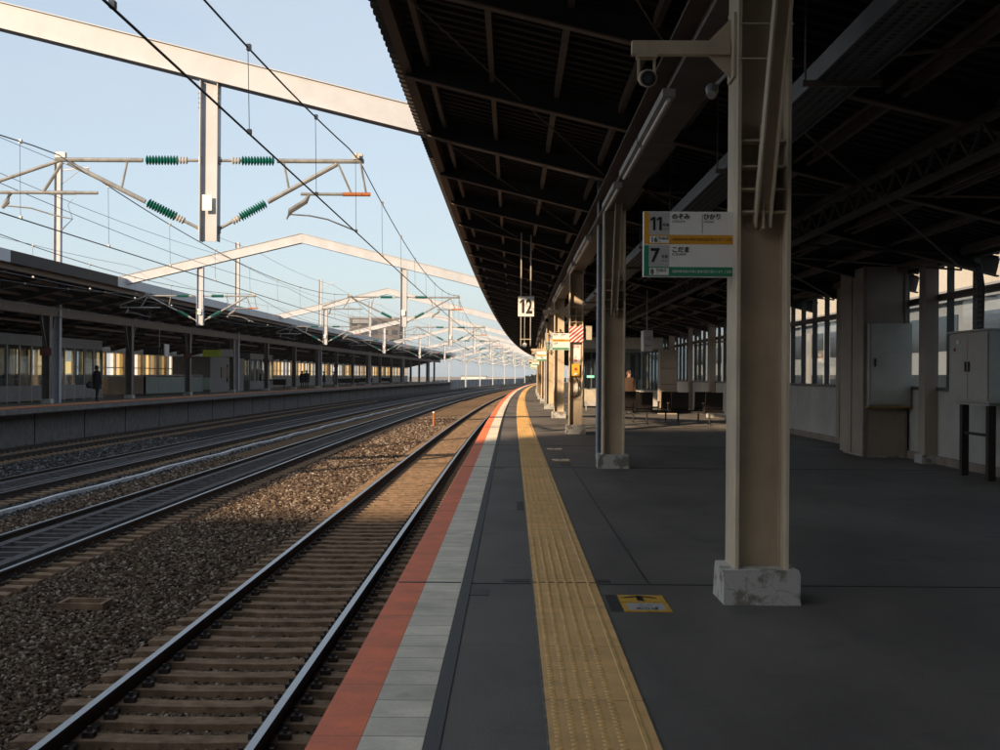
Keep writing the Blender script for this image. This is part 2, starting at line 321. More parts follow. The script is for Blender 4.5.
# ------------------------------------------------------------------ ground, ballast, platforms
g = MB().add([(-1500, -300, -1.75), (1500, -300, -1.75), (1500, 2600, -1.75), (-1500, 2600, -1.75)], [(0, 1, 2, 3)]).build('ground', ground_m); struct(g)
YS = yrange(-45, 700, 8)
bb = MB()
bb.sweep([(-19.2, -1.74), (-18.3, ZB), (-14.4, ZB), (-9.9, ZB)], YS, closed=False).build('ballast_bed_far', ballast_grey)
MBb = MB(); MBb.sweep([(-9.9, ZB), (-5.1, ZB + .0), (-4.7, ZB), (-.5, ZB)], YS, closed=False); b2 = MBb.build('ballast_bed', ballast_m)
struct(b2); struct(bpy.data.objects['ballast_bed_far'])
bpy.data.objects['ballast_bed_far'].name = 'trackside_gravel'; b2.name = 'track_bed'

TA, TB, TC, TD = -2.59, -7.55, -11.95, -16.85
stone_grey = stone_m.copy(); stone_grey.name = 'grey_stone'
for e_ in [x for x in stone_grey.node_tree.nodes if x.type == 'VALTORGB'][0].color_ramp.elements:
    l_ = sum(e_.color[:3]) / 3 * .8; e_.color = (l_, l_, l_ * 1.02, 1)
def stone_mesh(name, p, mt, label, base, ft):
    n = len(p)
    j = 1 + rng.uniform(-.42, .42, (n, 12, 1)); sc = rng.uniform(.6, 1.25, (n, 1, 3)); sc[:, :, 2] *= .75
    v = base[None] * j * sc * p[:, None, 3:4]
    a = rng.uniform(0, 6.28, n); ca, sa = np.cos(a)[:, None], np.sin(a)[:, None]
    x = v[:, :, 0] * ca - v[:, :, 1] * sa; y = v[:, :, 0] * sa + v[:, :, 1] * ca
    v = np.stack([x, y, v[:, :, 2]], 2) + p[:, None, :3]
    f = (ft[None] + 12 * np.arange(n)[:, None, None]).reshape(-1, 3)
    me = bpy.data.meshes.new(name); me.vertices.add(n * 12); me.vertices.foreach_set('co', v.reshape(-1))
    me.loops.add(len(f) * 3); me.loops.foreach_set('vertex_index', f.reshape(-1)); me.polygons.add(len(f)); me.polygons.foreach_set('loop_start', np.arange(0, len(f) * 3, 3)); me.update(calc_edges=True)
    me.materials.append(mt); o = bpy.data.objects.new(name, me); COL.objects.link(o)
    struct(o, 'stuff'); tag(o, label, 'ballast'); print('stones', n)
# loose stones over the near bed
def stones():
    phi = (1 + 5 ** .5) / 2
    base = np.array([(-1, phi, 0), (1, phi, 0), (-1, -phi, 0), (1, -phi, 0), (0, -1, phi), (0, 1, phi), (0, -1, -phi), (0, 1, -phi), (phi, 0, -1), (phi, 0, 1), (-phi, 0, -1), (-phi, 0, 1)]) / math.sqrt(1 + phi * phi)
    ft = np.array([(0, 11, 5), (0, 5, 1), (0, 1, 7), (0, 7, 10), (0, 10, 11), (1, 5, 9), (5, 11, 4), (11, 10, 2), (10, 7, 6), (7, 1, 8), (3, 9, 4), (3, 4, 2), (3, 2, 6), (3, 6, 8), (3, 8, 9), (4, 9, 5), (2, 4, 11), (6, 2, 10), (8, 6, 7), (9, 8, 1)])
    pts = []
    for y0, y1, dens, r in ((9.8, 14, 800, .0235), (14, 20, 560, .027), (20, 30, 300, .035), (30, 48, 150, .046), (48, 95, 55, .065)):
        xl = max(-9.9, -.37 * y1 - .3)
        n = int((y1 - y0) * (-.8 - xl) * dens)
        X = rng.uniform(xl, -.8, n); Y = rng.uniform(y0, y1, n)
        keep = X > -.37 * Y - .3; keep &= (Y < 48) | (X > -6.9)
        keep &= ~((abs(X - TB) < .45))
        ph = (Y / .58) % 1.0
        on_sl = (abs(ph - .5) < .245)
        for T in (TA, TB): keep &= ~(on_sl & (abs(X - T) < 1.18) & (rng.random(n) < .985))
        for T in (TA, TB):
            for s in (-1, 1): keep &= ~(abs(X - T - s * .75) < .085)
        X, Y = X[keep], Y[keep]
        between = (abs(X - TA) < 1.2) | (abs(X - TB) < 1.2)
        Z = np.where(X > -3.9, ZB, ZB + .0) - np.where(between, .014, 0) + rng.uniform(-.012, .022, len(X))
        pts.append(np.stack([X + np.maximum(0, Y - 35) ** 2 / 1e4, Y, Z, np.full(len(X), r)], 1))
    p = np.concatenate(pts); stone_mesh('ballast_stones', p, stone_m, 'brown crushed stone ballast lying between the railway tracks', base, ft)
    q = []
    for y0, y1, dens, r in ((24, 40, 130, .040), (40, 62, 75, .052)):
        n = int((y1 - y0) * 9.2 * dens); X = rng.uniform(-18.9, -9.8, n); Y = rng.uniform(y0, y1, n)
        keep = (X > -.37 * Y - .3) & ~((abs(((Y / .58) % 1.) - .5) < .24) & ((abs(X - TC) < 1.18) | (abs(X - TD) < 1.18))) & ~(abs(X - TC) < .45)
        for T in (TC, TD):
            for s in (-1, 1): keep &= ~(abs(X - T - s * .75) < .085)
        X, Y = X[keep], Y[keep]; q.append(np.stack([X + np.maximum(0, Y - 35) ** 2 / 1e4, Y, ZB + rng.uniform(-.02, .02, len(X)), np.full(len(X), r)], 1))
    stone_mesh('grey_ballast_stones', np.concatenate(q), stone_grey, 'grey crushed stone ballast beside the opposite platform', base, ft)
stones()

PE = -.762   # platform edge
def platform():
    ys = yrange(-30, 330, 6)
    MB().sweep([(-.30, 0), (-.30, -.25), (PE + .25, -.25), (PE + .25, -1.74), (7.4, -1.74), (7.4, 0)], ys).build('platform', asphalt)
    struct(bpy.data.objects['platform'])
    m = MB().sweep([(PE, -.22), (PE, .004), (PE + .19, .004), (PE + .19, -.22)], ys).build('platform_edge', red_tile); struct(m)
    m = MB().sweep([(PE + .192, -.2), (PE + .192, .004), (PE + .435, .004), (PE + .435, -.2)], ys).build('platform_edge_paving', grey_tile); struct(m)
    m = MB().sweep([(-.325, -.1), (-.325, .006), (-.262, .006), (-.262, -.1)], ys).build('platform_gutter', asphalt_joint); struct(m)
platform()
# tactile strip
t = thing('tactile_strip', 'yellow tactile paving strip running along the near platform', 'tactile paving', (.36, 6, 0))
MB().sweep([(.153, .001), (.153, .010), (.571, .010), (.571, .001)], yrange(-5, 330, 6)).build('paving_blocks', yellow_tile, t)
dm = MB(); y = 2.4
while y < 62:
    lod = 8 if y < 12 else 5
    for x in (.188, .248, .308, .369, .431):
        if lod == 8:
            q = [(x + r * math.cos(k * .785), y + r * math.sin(k * .785), z) for r, z in ((.0165, .0095), (.011, .0150)) for k in range(8)]
            dm.add([P(*p) for p in q], [(k, (k + 1) % 8, 8 + (k + 1) % 8, 8 + k) for k in range(8)] + [tuple(range(8, 16))])
        else:
            q = [(x + r * math.cos(k * 1.5708 + .785), y + r * math.sin(k * 1.5708 + .785), z) for r, z in ((.018, .0095), (.012, .0150)) for k in range(4)]
            dm.add([P(*p) for p in q], [(k, (k + 1) % 4, 4 + (k + 1) % 4, 4 + k) for k in range(4)] + [(4, 5, 6, 7)])
    y += .06
dots = dm.build('dot_rows', yellow_dot, t)
MB().sweep([(.510, .009), (.514, .0155), (.530, .0155), (.534, .009)], yrange(-5, 330, 6)).build('guide_line', yellow_dot, t)
MB().sweep([(.571, -.01), (.571, .005), (.578, .005), (.578, -.01)], yrange(-5, 330, 6)).build('edge_seam', seam_m, t)
MB().sweep([(.143, -.01), (.143, .005), (.153, .005), (.153, -.01)], yrange(-5, 330, 6)).build('edge_seam', seam_m, t)
# expansion joints and patches in the asphalt
jm = MB()
for yj in (-4, 9.42, 21.4, 28.1, 37.7, 50, 63, 76):
    for x0, x1 in ((-.262, .138), (.585, 7.1)): jm.box(x0, x1, yj - .012, yj + .012, -.01, .004, curve=True)
    jm.box(PE + .01, PE + .43, yj - .015, yj + .015, 0, .0075, curve=True)
    jm.box(.153, .571, yj - .012, yj + .012, 0, .0125, curve=True)
jm.box(.926, .938, 9.43, 28, -.01, .003)
struct(jm.build('pavement_joint', asphalt_joint))
pm = MB()
for x0, x1, y0, y1 in ((.60, .675, 8.33, 8.96), (-.26, -.12, 21.0, 21.3), (.59, .68, 9.5, 9.62), (-.05, .13, 9.5, 9.62), (-.26, -.14, 8.9, 9.15), (.06, .13, 14.6, 15.6), (.78, .92, 21.8, 22.5)):
    pm.box(x0, x1, y0, y1, -.01, .0032)
struct(pm.build('pavement_patch', asphalt_joint))

# floor signs
def floor_sign(y0, label, worn=False):
    t = thing('floor_marking', label, 'floor sign', (.68, y0, .003), group='boarding position signs on the platform floor')
    x0, x1, y1 = .68, .965, y0 + .62; ym = y0 + .34
    M = [floor_yel if not worn else sign_white, sign_black, sign_grey]
    MB().box(x0, x1, ym + .01, y1, 0, .0055).build('arrow_panel', M[0], t)
    MB().box(x0, x1, y0, ym, 0, .0055).build('text_panel', floor_yel, t)
    a = MB(); cx = (x0 + x1) / 2 - .01
    a.add([(cx - .022, ym + .04, .0062), (cx + .022, ym + .04, .0062), (cx + .018, ym + .2, .0062), (cx - .018, ym + .2, .0062)], [(0, 1, 2, 3)])
    for e in (-1, 1):
        a.add([(cx, ym + .25, .0070), (cx + e * .105, ym + .175, .0070), (cx + e * .105, ym + .14, .0070), (cx, ym + .20, .0070)], [(0, 1, 2, 3)])
    a.build('arrow', sign_black, t)
    q = MB().box(x0 + .03, x1 - .03, y0 + .05, ym - .04, .005, .0060).build('plate', sign_grey, t)
    q = MB(); text_mesh(q, 'のりば', .11, (x0 + .075, y0 + .06, .0066), (1, 0, 0), (0, 1, 0), 0, sx=.42, bold=.003); text_mesh(q, 'ここ', .09, (x0 + .10, y0 + .19, .0066), (1, 0, 0), (0, 1, 0), 0, sx=.5)
    q.build('lettering', sign_black, t)
floor_sign(8.32, 'yellow floor sign with black arrow beside the tactile strip, nearest the camera')
for yy, l in ((22.9, 'worn whitish floor sign beside the tactile strip level with the second column'), (26.4, 'worn whitish floor sign just beyond the one level with the second column'), (47.5, 'small pale floor sign out in the sunlit far platform')):
    floor_sign(yy, l, True)

# ------------------------------------------------------------------ tracks
def track(T, label, ladder, y0, y1, ytop):
    t = thing('railway_track', label, 'railway track', P(T, y0, ZB), group='railway tracks between the platforms')
    ys = yrange(y0, 700, 8)
    for s in (-1, 1):
        x = T + s * .7525
        pr = [(-.0325, 0), (.0325, 0), (.0325, -.035), (.010, -.05), (.010, -.15), (.07, -.165), (.07, -.178), (-.07, -.178), (-.07, -.165), (-.010, -.15), (-.010, -.05), (-.0325, -.035)]
        MB().sweep([(x + a, ZR + b) for a, b in pr], ys, mids=[1] + [0] * 11).build('rail', [steel_dark, steel_top], t)
    def sleeper(mb, y):
        x0, x1 = T - 1.2, T + 1.2; h = .12
        yc = y
        vs = []
        for (dx, w0, zt) in ((-1.2, .125, -.01), (-.95, .13, .0), (-.5, .125, .0), (-.3, .12, -.008), (.3, .12, -.008), (.5, .125, .0), (.95, .13, .0), (1.2, .125, -.01)):
            vs += [(T + dx, yc - w0 - .015, ZS - .15), (T + dx, yc - w0, ZS + zt), (T + dx, yc + w0, ZS + zt), (T + dx, yc + w0 + .015, ZS - .15)]
        fs = []
        for i in range(7):
            for k in range(3): fs.append((i * 4 + k, i * 4 + k + 1, i * 4 + 5 + k, i * 4 + 4 + k))
        fs += [(0, 1, 2, 3), (31, 30, 29, 28)]
        mb.add([P(*v) for v in vs], fs, 0)
        for s in (-1, 1):
            for e in (-1, 1):
                xc = T + s * .7525 + e * .115
                mb.box(xc - .045, xc + .045, yc - .05, yc + .05, ZS - .005, ZS + .045, 1, curve=True)
                mb.box(xc - .015, xc + .015, yc - .015, yc + .015, ZS + .04, ZS + .085, 1, curve=True)
    k0 = int(y0 / .58); n = 0; rest = MB(); y = (k0 + .5) * .58
    while y < y1:
        if n < 90:
            m = MB(); sleeper(m, y); m.build('sleeper', [sleeper_m, steel_dark], t)
        elif y < ytop: sleeper(rest, y)
        n += 1; y += .58
    if rest.f:
        r = rest.build('sleepers', [sleeper_m, steel_dark], t); struct(r, 'stuff')
    if ladder:
        yr = yrange(y0, 330, 8); m = MB()
        for e in (-1, 1): m.sweep([(T + e * .40 + a, b) for a, b in ((-.085, ZS - .05), (-.085, ZS + .12), (.085, ZS + .12), (.085, ZS - .05))], yr)
        y = y0
        while y < 140: m.box(T - .315, T + .315, y, y + .15, ZS - .05, ZS + .105, curve=True); y += .62
        m.build('guard_ladder', plate_grey, t)
track(TA, 'nearest railway track, brown sleepers right beside the near platform edge', False, 9.3, 240, 240)
track(TB, 'second railway track out from the near platform, grey ladder frame between rails', True, 14, 150, 150)
track(TC, 'third railway track from the near platform, beside the pale cable trough', True, 26, 150, 150)
track(TD, 'farthest railway track, running under the opposite platform edge', False, 40, 150, 150)
m = MB(); ys = [10 + .9 * i for i in range(330)]; pr = [(-.06, -.03), (-.06, .09), (.06, .09), (.06, -.03)]
vs = []; 
for y in ys:
    wob = .05 * math.sin(y * .55) + .03 * math.sin(y * 1.3 + 1)
    vs += [P(-10.2 + wob + a, y, ZB + b) for a, b in pr]
fs = [(i * 4 + k, i * 4 + (k + 1) % 4, i * 4 + 4 + (k + 1) % 4, i * 4 + 4 + k) for i in range(len(ys) - 1) for k in range(4)]
tag(m.add(vs, fs).build('cable_trough', duct_white), 'long pale wavy cable trough lying on the ballast between tracks', 'cable trough')
t = thing('drain_box', 'small square drain frame sunk in the ballast beside the near track', 'drain box', (-5.15, 16.9, ZB))
m = MB()
for a, b, c_, d in ((-.28, .28, -.22, -.17), (-.28, .28, .17, .22), (-.28, -.23, -.17, .17), (.23, .28, -.17, .17)): m.box(-5.15 + a, -5.15 + b, 16.9 + c_, 16.9 + d, ZB - .02, ZB + .1)
m.build('frame', sleeper_m, t); MB().box(-5.38, -4.92, 16.73, 17.07, ZB, ZB + .035).build('grate', ballast_m, t)
m = MB().tube([P(offx(434, 78), 78, ZB), P(offx(434, 78), 78, ZB + .75)], .06); t = thing('marker_post', 'small orange marker post standing on the ballast between the tracks', 'post', P(offx(434, 78), 78, ZB))
m.build('post', orange_m, t); MB().tube([P(offx(434, 78), 78, ZB + .75), P(offx(434, 78), 78, ZB + .82)], .075).build('cap', sign_white, t)

# ------------------------------------------------------------------ opposite platform
FE = CEN - PE
def fplatform():
    ys = yrange(-24, 292, 8)
    m = MB().sweep([(FE, 0), (FE, -.20), (FE - .7, -.20), (FE - .7, -1.74), (-28.2, -1.74), (-28.2, 0)], ys, mids=[1, 1, 1, 0, 0, 2]).build('opposite_platform', [dark_concrete, lip_m, asphalt]); struct(m)
    struct(MB().sweep([(FE - .45, -.01), (FE - .45, .006), (FE - .9, .006), (FE - .9, -.01)], ys).build('opposite_platform_edge', red_tile))
    t = thing('tactile_strip', 'yellow tactile strip on the shaded opposite platform', 'tactile paving', P(-19.8, 20, 0))
    MB().sweep([(-19.85, -.01), (-19.85, .008), (-20.15, .008), (-20.15, -.01)], ys).build('paving_blocks', yellow_tile, t)
    # ribs on the retaining wall
    m = MB(); y = 24
    while y < 290: m.box(FE - .7, FE - .68, y, y + .05, -1.7, -.21, curve=True); y += 6.5
    m.build('retaining_wall_ribs', dark_concrete, None); struct(bpy.data.objects['retaining_wall_ribs'])
fplatform()

# ------------------------------------------------------------------ canopies
# roof plane (rafter underside) z = 4.72 - .24 u, u measured from the near side as platform x
def zr(u): return 4.72 - .24 * u
def canopy(side, y0, y1, raf0, step, label, u1, open_end=False):
    f = (lambda u: u) if side > 0 else (lambda u: CEN - u)
    t = thing('platform_canopy', label, 'canopy', P(f(1.5), y0, 0))
    # corrugated sheet, ribs across the platform
    m = MB(); vs = []; fs = []; y = y0; i = 0
    amp = .045
    while y < y1:
        for dy, dz in ((0, 0), (.11, 0), (.13, amp * 2), (.28, amp * 2)):
            yy = y + dy; vs += [P(f(-1.57), yy, zr(-1.5) + .33 + dz), P(f(u1), yy, zr(u1) + .33 + dz)]
        y += .30
    n = len(vs) // 2
    fs = [(2 * i, 2 * i + 1, 2 * i + 3, 2 * i + 2) for i in range(n - 1)]
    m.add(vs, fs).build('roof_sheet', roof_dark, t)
    # purlins
    u = -1.05
    while u < u1 - .2:
        zz = zr(u) + .19
        MB().sweep([(f(u - .03), zz), (f(u + .03), zz), (f(u + .03), zz + .12), (f(u - .03), zz + .12)], yrange(y0, y1, 8)).build('purlin', rafter_m, t)
        u += .785
    # eave beam
    zz = zr(-1.36)
    MB().sweep([(f(-1.36), zz + .04), (f(-1.24), zz + .04), (f(-1.24), zz + .30), (f(-1.36), zz + .30)], yrange(y0, y1, 8)).build('eave_beam', eave_m, t)
    # rafters: I sections with a visible lower flange
    y = raf0; k = 0; rest = MB()
    while y < y1 - .5:
        m = MB() if k < 95 else rest
        for ua, ub in ((-1.3, u1),):
            a = P(f(ua), y, zr(ua)); b = P(f(ub), y, zr(ub))
            m.bar(a, b, .13, .018, 0); m.bar(a + Vector((0, 0, .144)), b + Vector((0, 0, .144)), .012, .268, 1); m.bar(a + Vector((0, 0, .288)), b + Vector((0, 0, .288)), .13, .018, 1)
        if k < 95: m.build('rafter', [rafter_m, roof_dark], t)
        y += step; k += 1
    # longitudinal girder on the columns
    gz = zr(1.5) - .01
    m = MB(); yr = yrange(y0, y1, 8)
    m.sweep([(f(1.36), gz - .42), (f(1.72), gz - .42), (f(1.72), gz - .39), (f(1.36), gz - .39)], yr)
    m.sweep([(f(1.525), gz - .39), (f(1.555), gz - .39), (f(1.555), gz - .03), (f(1.525), gz - .03)], yr)
    m.sweep([(f(1.36), gz - .03), (f(1.72), gz - .03), (f(1.72), gz - .0), (f(1.36), gz - .0)], yr)
    m.build('girder', rafter_m if side > 0 else girder_left, t)
    # second lattice girder nearer the wall
    ul, zl = 4.1, zr(4.1) - .05; m = MB()
    for zz in (zl, zl - .30): m.sweep([(f(ul - .05), zz), (f(ul + .05), zz), (f(ul + .05), zz - .05), (f(ul - .05), zz - .05)], yr)
    y = y0; e = 0
    while y < min(y1, 70 if side > 0 else y0):
        a, b = (zl - .05, zl - .30) if e else (zl - .30, zl - .05)
        m.bar(P(f(ul), y, a), P(f(ul), y + .35, b), .03, .03); y += .35; e ^= 1
    m.build('lattice_girder', lattice_m, t)
    return t, f
canR, fR = canopy(1, -28.0, 300, -24.93, 4.2, 'long dark platform roof overhead on steel columns, sloping down to the right', 7.35)
canL, fL = canopy(-1, -24, 286, -20.6, 4.4, 'long roof over the opposite platform with dark underside', 7.9)
# conduits and bracing under the right roof
for u, dz in ((2.9, .12), (3.05, .12), (3.4, .1), (3.55, .1), (5.0, .08), (5.12, .08), (5.7, .05)):
    MB().sweep([(u, zr(u) + dz), (u + .03, zr(u) + dz), (u + .03, zr(u) + dz + .03), (u, zr(u) + dz + .03)], yrange(4, 120, 10)).build('conduit', rafter_m, canR)
m = MB()
for k in range(8):
    y = 4.47 + k * 8.4
    m.tube([P(2.0, y, zr(2.0) - .02), P(6.8, y + 8.4, zr(6.8) - .02)], .016, 5); m.tube([P(6.8, y, zr(6.8) - .04), P(2.0, y + 8.4, zr(2.0) - .04)], .016, 5)
    m.tube([P(-1.2, y, zr(-1.2) + .05), P(1.4, y + 8.4, zr(1.4) + .05)], .010, 5)
m.build('tie_rods', rafter_m, canR)
# fascia of the opposite roof
for a, b, mm, nm in ((-24, 49.3, roof_blue, 'fascia'), (49.3, 62.6, roof_black, 'apron'), (62.6, 286, roof_blue, 'fascia')):
    zt = 5.72; MB().sweep([(fL(-1.66), 5.28), (fL(-1.60), 5.28), (fL(-1.60), zt), (fL(-1.66), zt)], yrange(a, b, 6)).build(nm, mm, canL)

# ------------------------------------------------------------------ columns
def make_column(col_paint=col_paint, sides=(-1, 1)):
    t = thing('steel_column', 'x', 'column', (0, 0, 0), group='steel columns holding up the near platform roof')
    zt = 4.72 - .24 * 1.5 - .43
    # concrete base, slightly rough block
    vs = []; 
    for z, e in ((0, .0), (.02, .0), (.19, -.004), (.215, -.012)):
        for x, y in ((-.235 - e * -1, -.235), (.235 + e, -.235), (.235 + e, .235), (-.235 - e, .235)):
            vs.append((x + random.uniform(-.004, .004), y + random.uniform(-.004, .004), z))
    fs = [(i * 4 + k, i * 4 + (k + 1) % 4, i * 4 + 4 + (k + 1) % 4, i * 4 + 4 + k) for i in range(3) for k in range(4)] + [(12, 13, 14, 15)]
    MB().add(vs, fs).build('base', base_m, t, local=True)
    m = MB(); w = .165; d = .20
    m.box(-w, -w + .022, -d, d, .20, zt); m.box(w - .022, w, -d, d, .20, zt)   # flanges
    m.box(-w + .022, w - .022, -.008, .008, .20, zt)                          # web
    # fillets
    m.box(-w + .022, -w + .03, -.03, .03, .20, zt - .01); m.box(w - .03, w - .022, -.03, .03, .20, zt - .01)
    m.build('shaft', col_paint, t, local=True)
    s_ = MB()
    for z in (2.42, 2.56, 2.70, 2.86): s_.box(-w + .024, w - .024, -d + .03, -.01, z, z + .012)
    for z in (2.42, 2.86): s_.box(-w + .024, w - .024, .01, d - .03, z, z + .012)
    s_.box(-.006, .006, -d + .02, -.01, 2.32, 2.98)
    s_.build('stiffener_plates', col_paint, t, local=True)
    b = MB()
    for z in (2.36, 2.49, 2.63, 2.78):
        for x in (-.075, .075): b.tube([(x, -.008, z), (x, -.032, z)], .016, 6)
    b.build('bolts', col_paint, t, local=True)
    for s in sides:
        k = MB(); a = (0, s * .12, 2.35); e = (0, s * .95, zt + .02)
        va = Vector(a); ve = Vector(e)
        k.bar(va + Vector((-.045, 0, 0)), ve + Vector((-.045, 0, 0)), .012, .10); k.bar(va + Vector((.045, 0, 0)), ve + Vector((.045, 0, 0)), .012, .10)
        k.bar(va + Vector((0, 0, .05)), ve + Vector((0, 0, .05)), .09, .012)
        k.build('knee_brace', col_paint, t, local=True)
    return t
proto = make_column(); proto_far = make_column(sides=(1,))
desc = ['nearest steel column, large in front, with the car number sign and camera arm', 'second steel column from the camera, bare, on a chipped white base', 'third steel column, with red and white stripes and a yellow emergency box',
        'fourth steel column from the camera, sunlit beige, no sign on it', 'fifth steel column from the camera, sunlit, with a small number sign']
CY = [8.84 + 12.6 * k for k in range(23)]; CYB = [-16.36, -3.76]
for k, y in enumerate(CY + CYB):
    o = proto if k == 0 else proto_far if k == 2 else copy_tree(proto if k == 1 else proto_far)
    o.location = P(1.548, y, 0); o.rotation_euler = (0, 0, -math.atan(dc(y)))
    o['label'] = desc[k] if k < 5 else f'{ORD[k]} steel column from the camera along the near platform' if k < len(CY) else ('steel column just behind the viewpoint', 'steel column farther behind the viewpoint')[CYB.index(y)]
# opposite platform columns
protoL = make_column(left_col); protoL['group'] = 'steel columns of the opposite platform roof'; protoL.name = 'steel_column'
LY = [49.4 + 13.2 * k for k in range(18)]
for k, y in enumerate(LY):
    o = protoL if k == 0 else copy_tree(protoL)
    o.location = P(fL(1.5), y, 0); o.rotation_euler = (0, 0, math.pi - math.atan(dc(y)))
    o['label'] = f'{ORD[k]} grey column from the left along the opposite platform' if k else 'column of the opposite platform just beyond the left picture edge'

# ------------------------------------------------------------------ lamps, tray
def lamp(y0, y1, u, z, label, grp, f=fR):
    t = thing('tube_lamp', label, 'lamp', P(f(u), y0, z), group=grp)
    s = 1
    MB().box(f(u) - .055, f(u) + .055, y0, y1, z, z + .07, curve=True).build('housing', lamp_m, t)
    MB().tube([P(f(u), y0 + .05, z - .02), P(f(u), y1 - .05, z - .02)], .018, 8).build('tube', sign_white, t)
    h = MB()
    for yy in (y0 + .3, y1 - .3): h.tube([P(f(u), yy, z + .07), P(f(u), yy, zr(1.5) - .42)], .008, 5)
    h.build('hanger', rafter_m, t)
for k in range(8):
    for j, (a, b) in enumerate(((12.0, 14.4), (14.5, 16.9), (17.8, 20.1))):
        lamp(a + k * 12.6, b + k * 12.6, 1.33, 3.80, f'unlit tube lamp under the near roof, {ORD[k*3+j]} from the camera', 'unlit tube lamps under the near roof')
for k in range(10):
    y = LY[1] - 4 + k * 13.2
    lamp(y, y + 9, 3.2, 3.75, f'long pale lamp row under the opposite roof, {ORD[k]} from the left', 'lamp rows under the opposite roof', fL)
t = thing('cable_tray', 'wide perforated grey cable tray hanging under the near roof', 'cable tray', P(2.3, 4, 3.5))
x0, x1, z0 = 2.12, 2.47, 3.50; m = MB(); yr = yrange(4, 150, 8)
for s in (x0, x1): MB().sweep([(s - .01, z0 - .02), (s + .01, z0 - .02), (s + .01, z0 + .12), (s - .01, z0 + .12)], yr).build('side_rail', tray_m, t)
y = 4
while y < 46:
    m.box(x0 + .011, x1 - .011, y, y + .055, z0, z0 + .006)
    y += .09
for xx in (x0 + .06, x0 + .14, x0 + .22, x0 + .29): m.sweep([(xx, z0 - .004), (xx + .035, z0 - .004), (xx + .035, z0 + .002), (xx, z0 + .002)], yr)
m.build('perforated_floor', tray_m, t)
for k in range(18):
    m = MB(); yy = 5.6 + k * 4.2; m.box(x0 - .1, x1 + .1, yy, yy + .04, z0 - .06, z0 - .02); m.tube([P(x0 - .08, yy + .02, z0 - .06), P(x0 - .08, yy + .02, zr(2.04) + .1)], .008, 5); m.tube([P(x1 + .08, yy + .02, z0 - .06), P(x1 + .08, yy + .02, zr(2.55) + .1)], .008, 5)
    m.build('hanger', rafter_m, t)

# ------------------------------------------------------------------ car number signs
def car_sign(k, label, big):
    y = CY[k] - .05; z0, z1 = 2.03, 2.432; x0, x1 = .823, 1.378
    t = thing('car_number_sign', label, 'sign', P(x1, y, z0), group='car number signs on the columns')
    m = MB().box(x0 - .004, x1 + .004, y, y + .05, z0 - .004, z1 + .004, curve=True); m.build('board', sign_white, t)
    W = x1 - x0; H = z1 - z0; fy = y - .002
    def rect(mb, a, b, c0, d0, mi=0, off=0.): mb.add([P(x0 + a * W, fy - off, z1 - d0 * H), P(x0 + b * W, fy - off, z1 - d0 * H), P(x0 + b * W, fy - off, z1 - c0 * H), P(x0 + a * W, fy - off, z1 - c0 * H)], [(0, 1, 2, 3)], mi)
    o = MB(); rect(o, 0, .055, 0, .50); rect(o, 0.056, 1, .355, .50); o.build('orange_band', sign_orange, t)
    o = MB(); rect(o, 0, .055, .515, 1.); rect(o, .056, 1, .855, 1.); o.build('green_band', sign_green, t)
    o = MB(); rect(o, .058, .285, .0, .352, 0); rect(o, .058, .285, .515, .852, 0); o.build('grey_field', sign_grey, t)
    for za, zb in ((.375, .482), (.872, .982)): o = MB(); rect(o, .062, .28, za, zb, 0, .0015); o.build('number_plate', sign_white, t)
    if big:
        o = MB()
        def tx(s, size, a, b, sx=1., mi=0): text_mesh(o, s, size, P(x0 + a * W, fy - .003, z1 - b * H), (1, 0, 0), (0, 0, 1), mi, sx=sx, bold=size * .028 if size > .03 else 0)
        digit_one(o, x0 + .070 * W, z1 - .285 * H, fy - .003, .084, .032); digit_one(o, x0 + .140 * W, z1 - .285 * H, fy - .003, .084, .032); tx('号車', .026, .205, .225, .8); tx('Car No.', .013, .205, .275)
        tx('7', .120, .070, .775, .95); tx('号車', .026, .195, .72, .8); tx('Car No.', .013, .195, .77)
        tx('16', .045, .072, .468, 1.); tx('両編成', .025, .155, .43, .9); tx('cars', .012, .155, .465)
        tx('8', .045, .072, .968, 1.); tx('両編成', .025, .135, .93, .9); tx('cars', .012, .135, .965)
        tx('のぞみ', .040, .31, .105, .95); tx('NOZOMI', .020, .315, .165); tx('ひかり', .040, .665, .105, .95); tx('HIKARI', .020, .67, .165)
        tx('こだま', .040, .31, .62, .95); tx('KODAMA', .020, .315, .675)
        tx('当駅停車列車の号車と乗車位置が異なります ご注意ください', .0205, .315, .445, .78)
        rect(o, .653, .658, .03, .33)
        o.build('lettering', sign_black, t)
        q = MB(); text_mesh(q, '当駅停車列車の号車と乗車位置が異なります ご注意ください', .0205, P(x0 + .315 * W, fy - .003, z1 - .945 * H), (1, 0, 0), (0, 0, 1), 0, sx=.78); q.build('lettering', sign_white, t)
    else:
        o = MB(); text_mesh(o, '11', .12, P(x0 + .066 * W, fy - .003, z1 - .285 * H), (1, 0, 0), (0, 0, 1), 0); text_mesh(o, '7', .12, P(x0 + .07 * W, fy - .003, z1 - .775 * H), (1, 0, 0), (0, 0, 1), 0); o.build('lettering', sign_black, t)
    b = MB()
    for z in (z0 + .08, z1 - .08): b.box(x1 + .004, x1 + .006 + .001, y + .01, y + .04, z - .02, z + .02, curve=True)
    b.build('bracket', galv, t)
car_sign(0, 'large car number sign with orange and green bands on the nearest column', True)
for k, l in ((2, 'car number sign on the third column, beside the red and white stripes'), (4, 'car number sign on the fifth column, small and sunlit'), (6, 'car number sign on the seventh column'), (8, 'car number sign on the ninth column'), (10, 'car number sign on the eleventh column')):
    car_sign(k, l, k == 2)

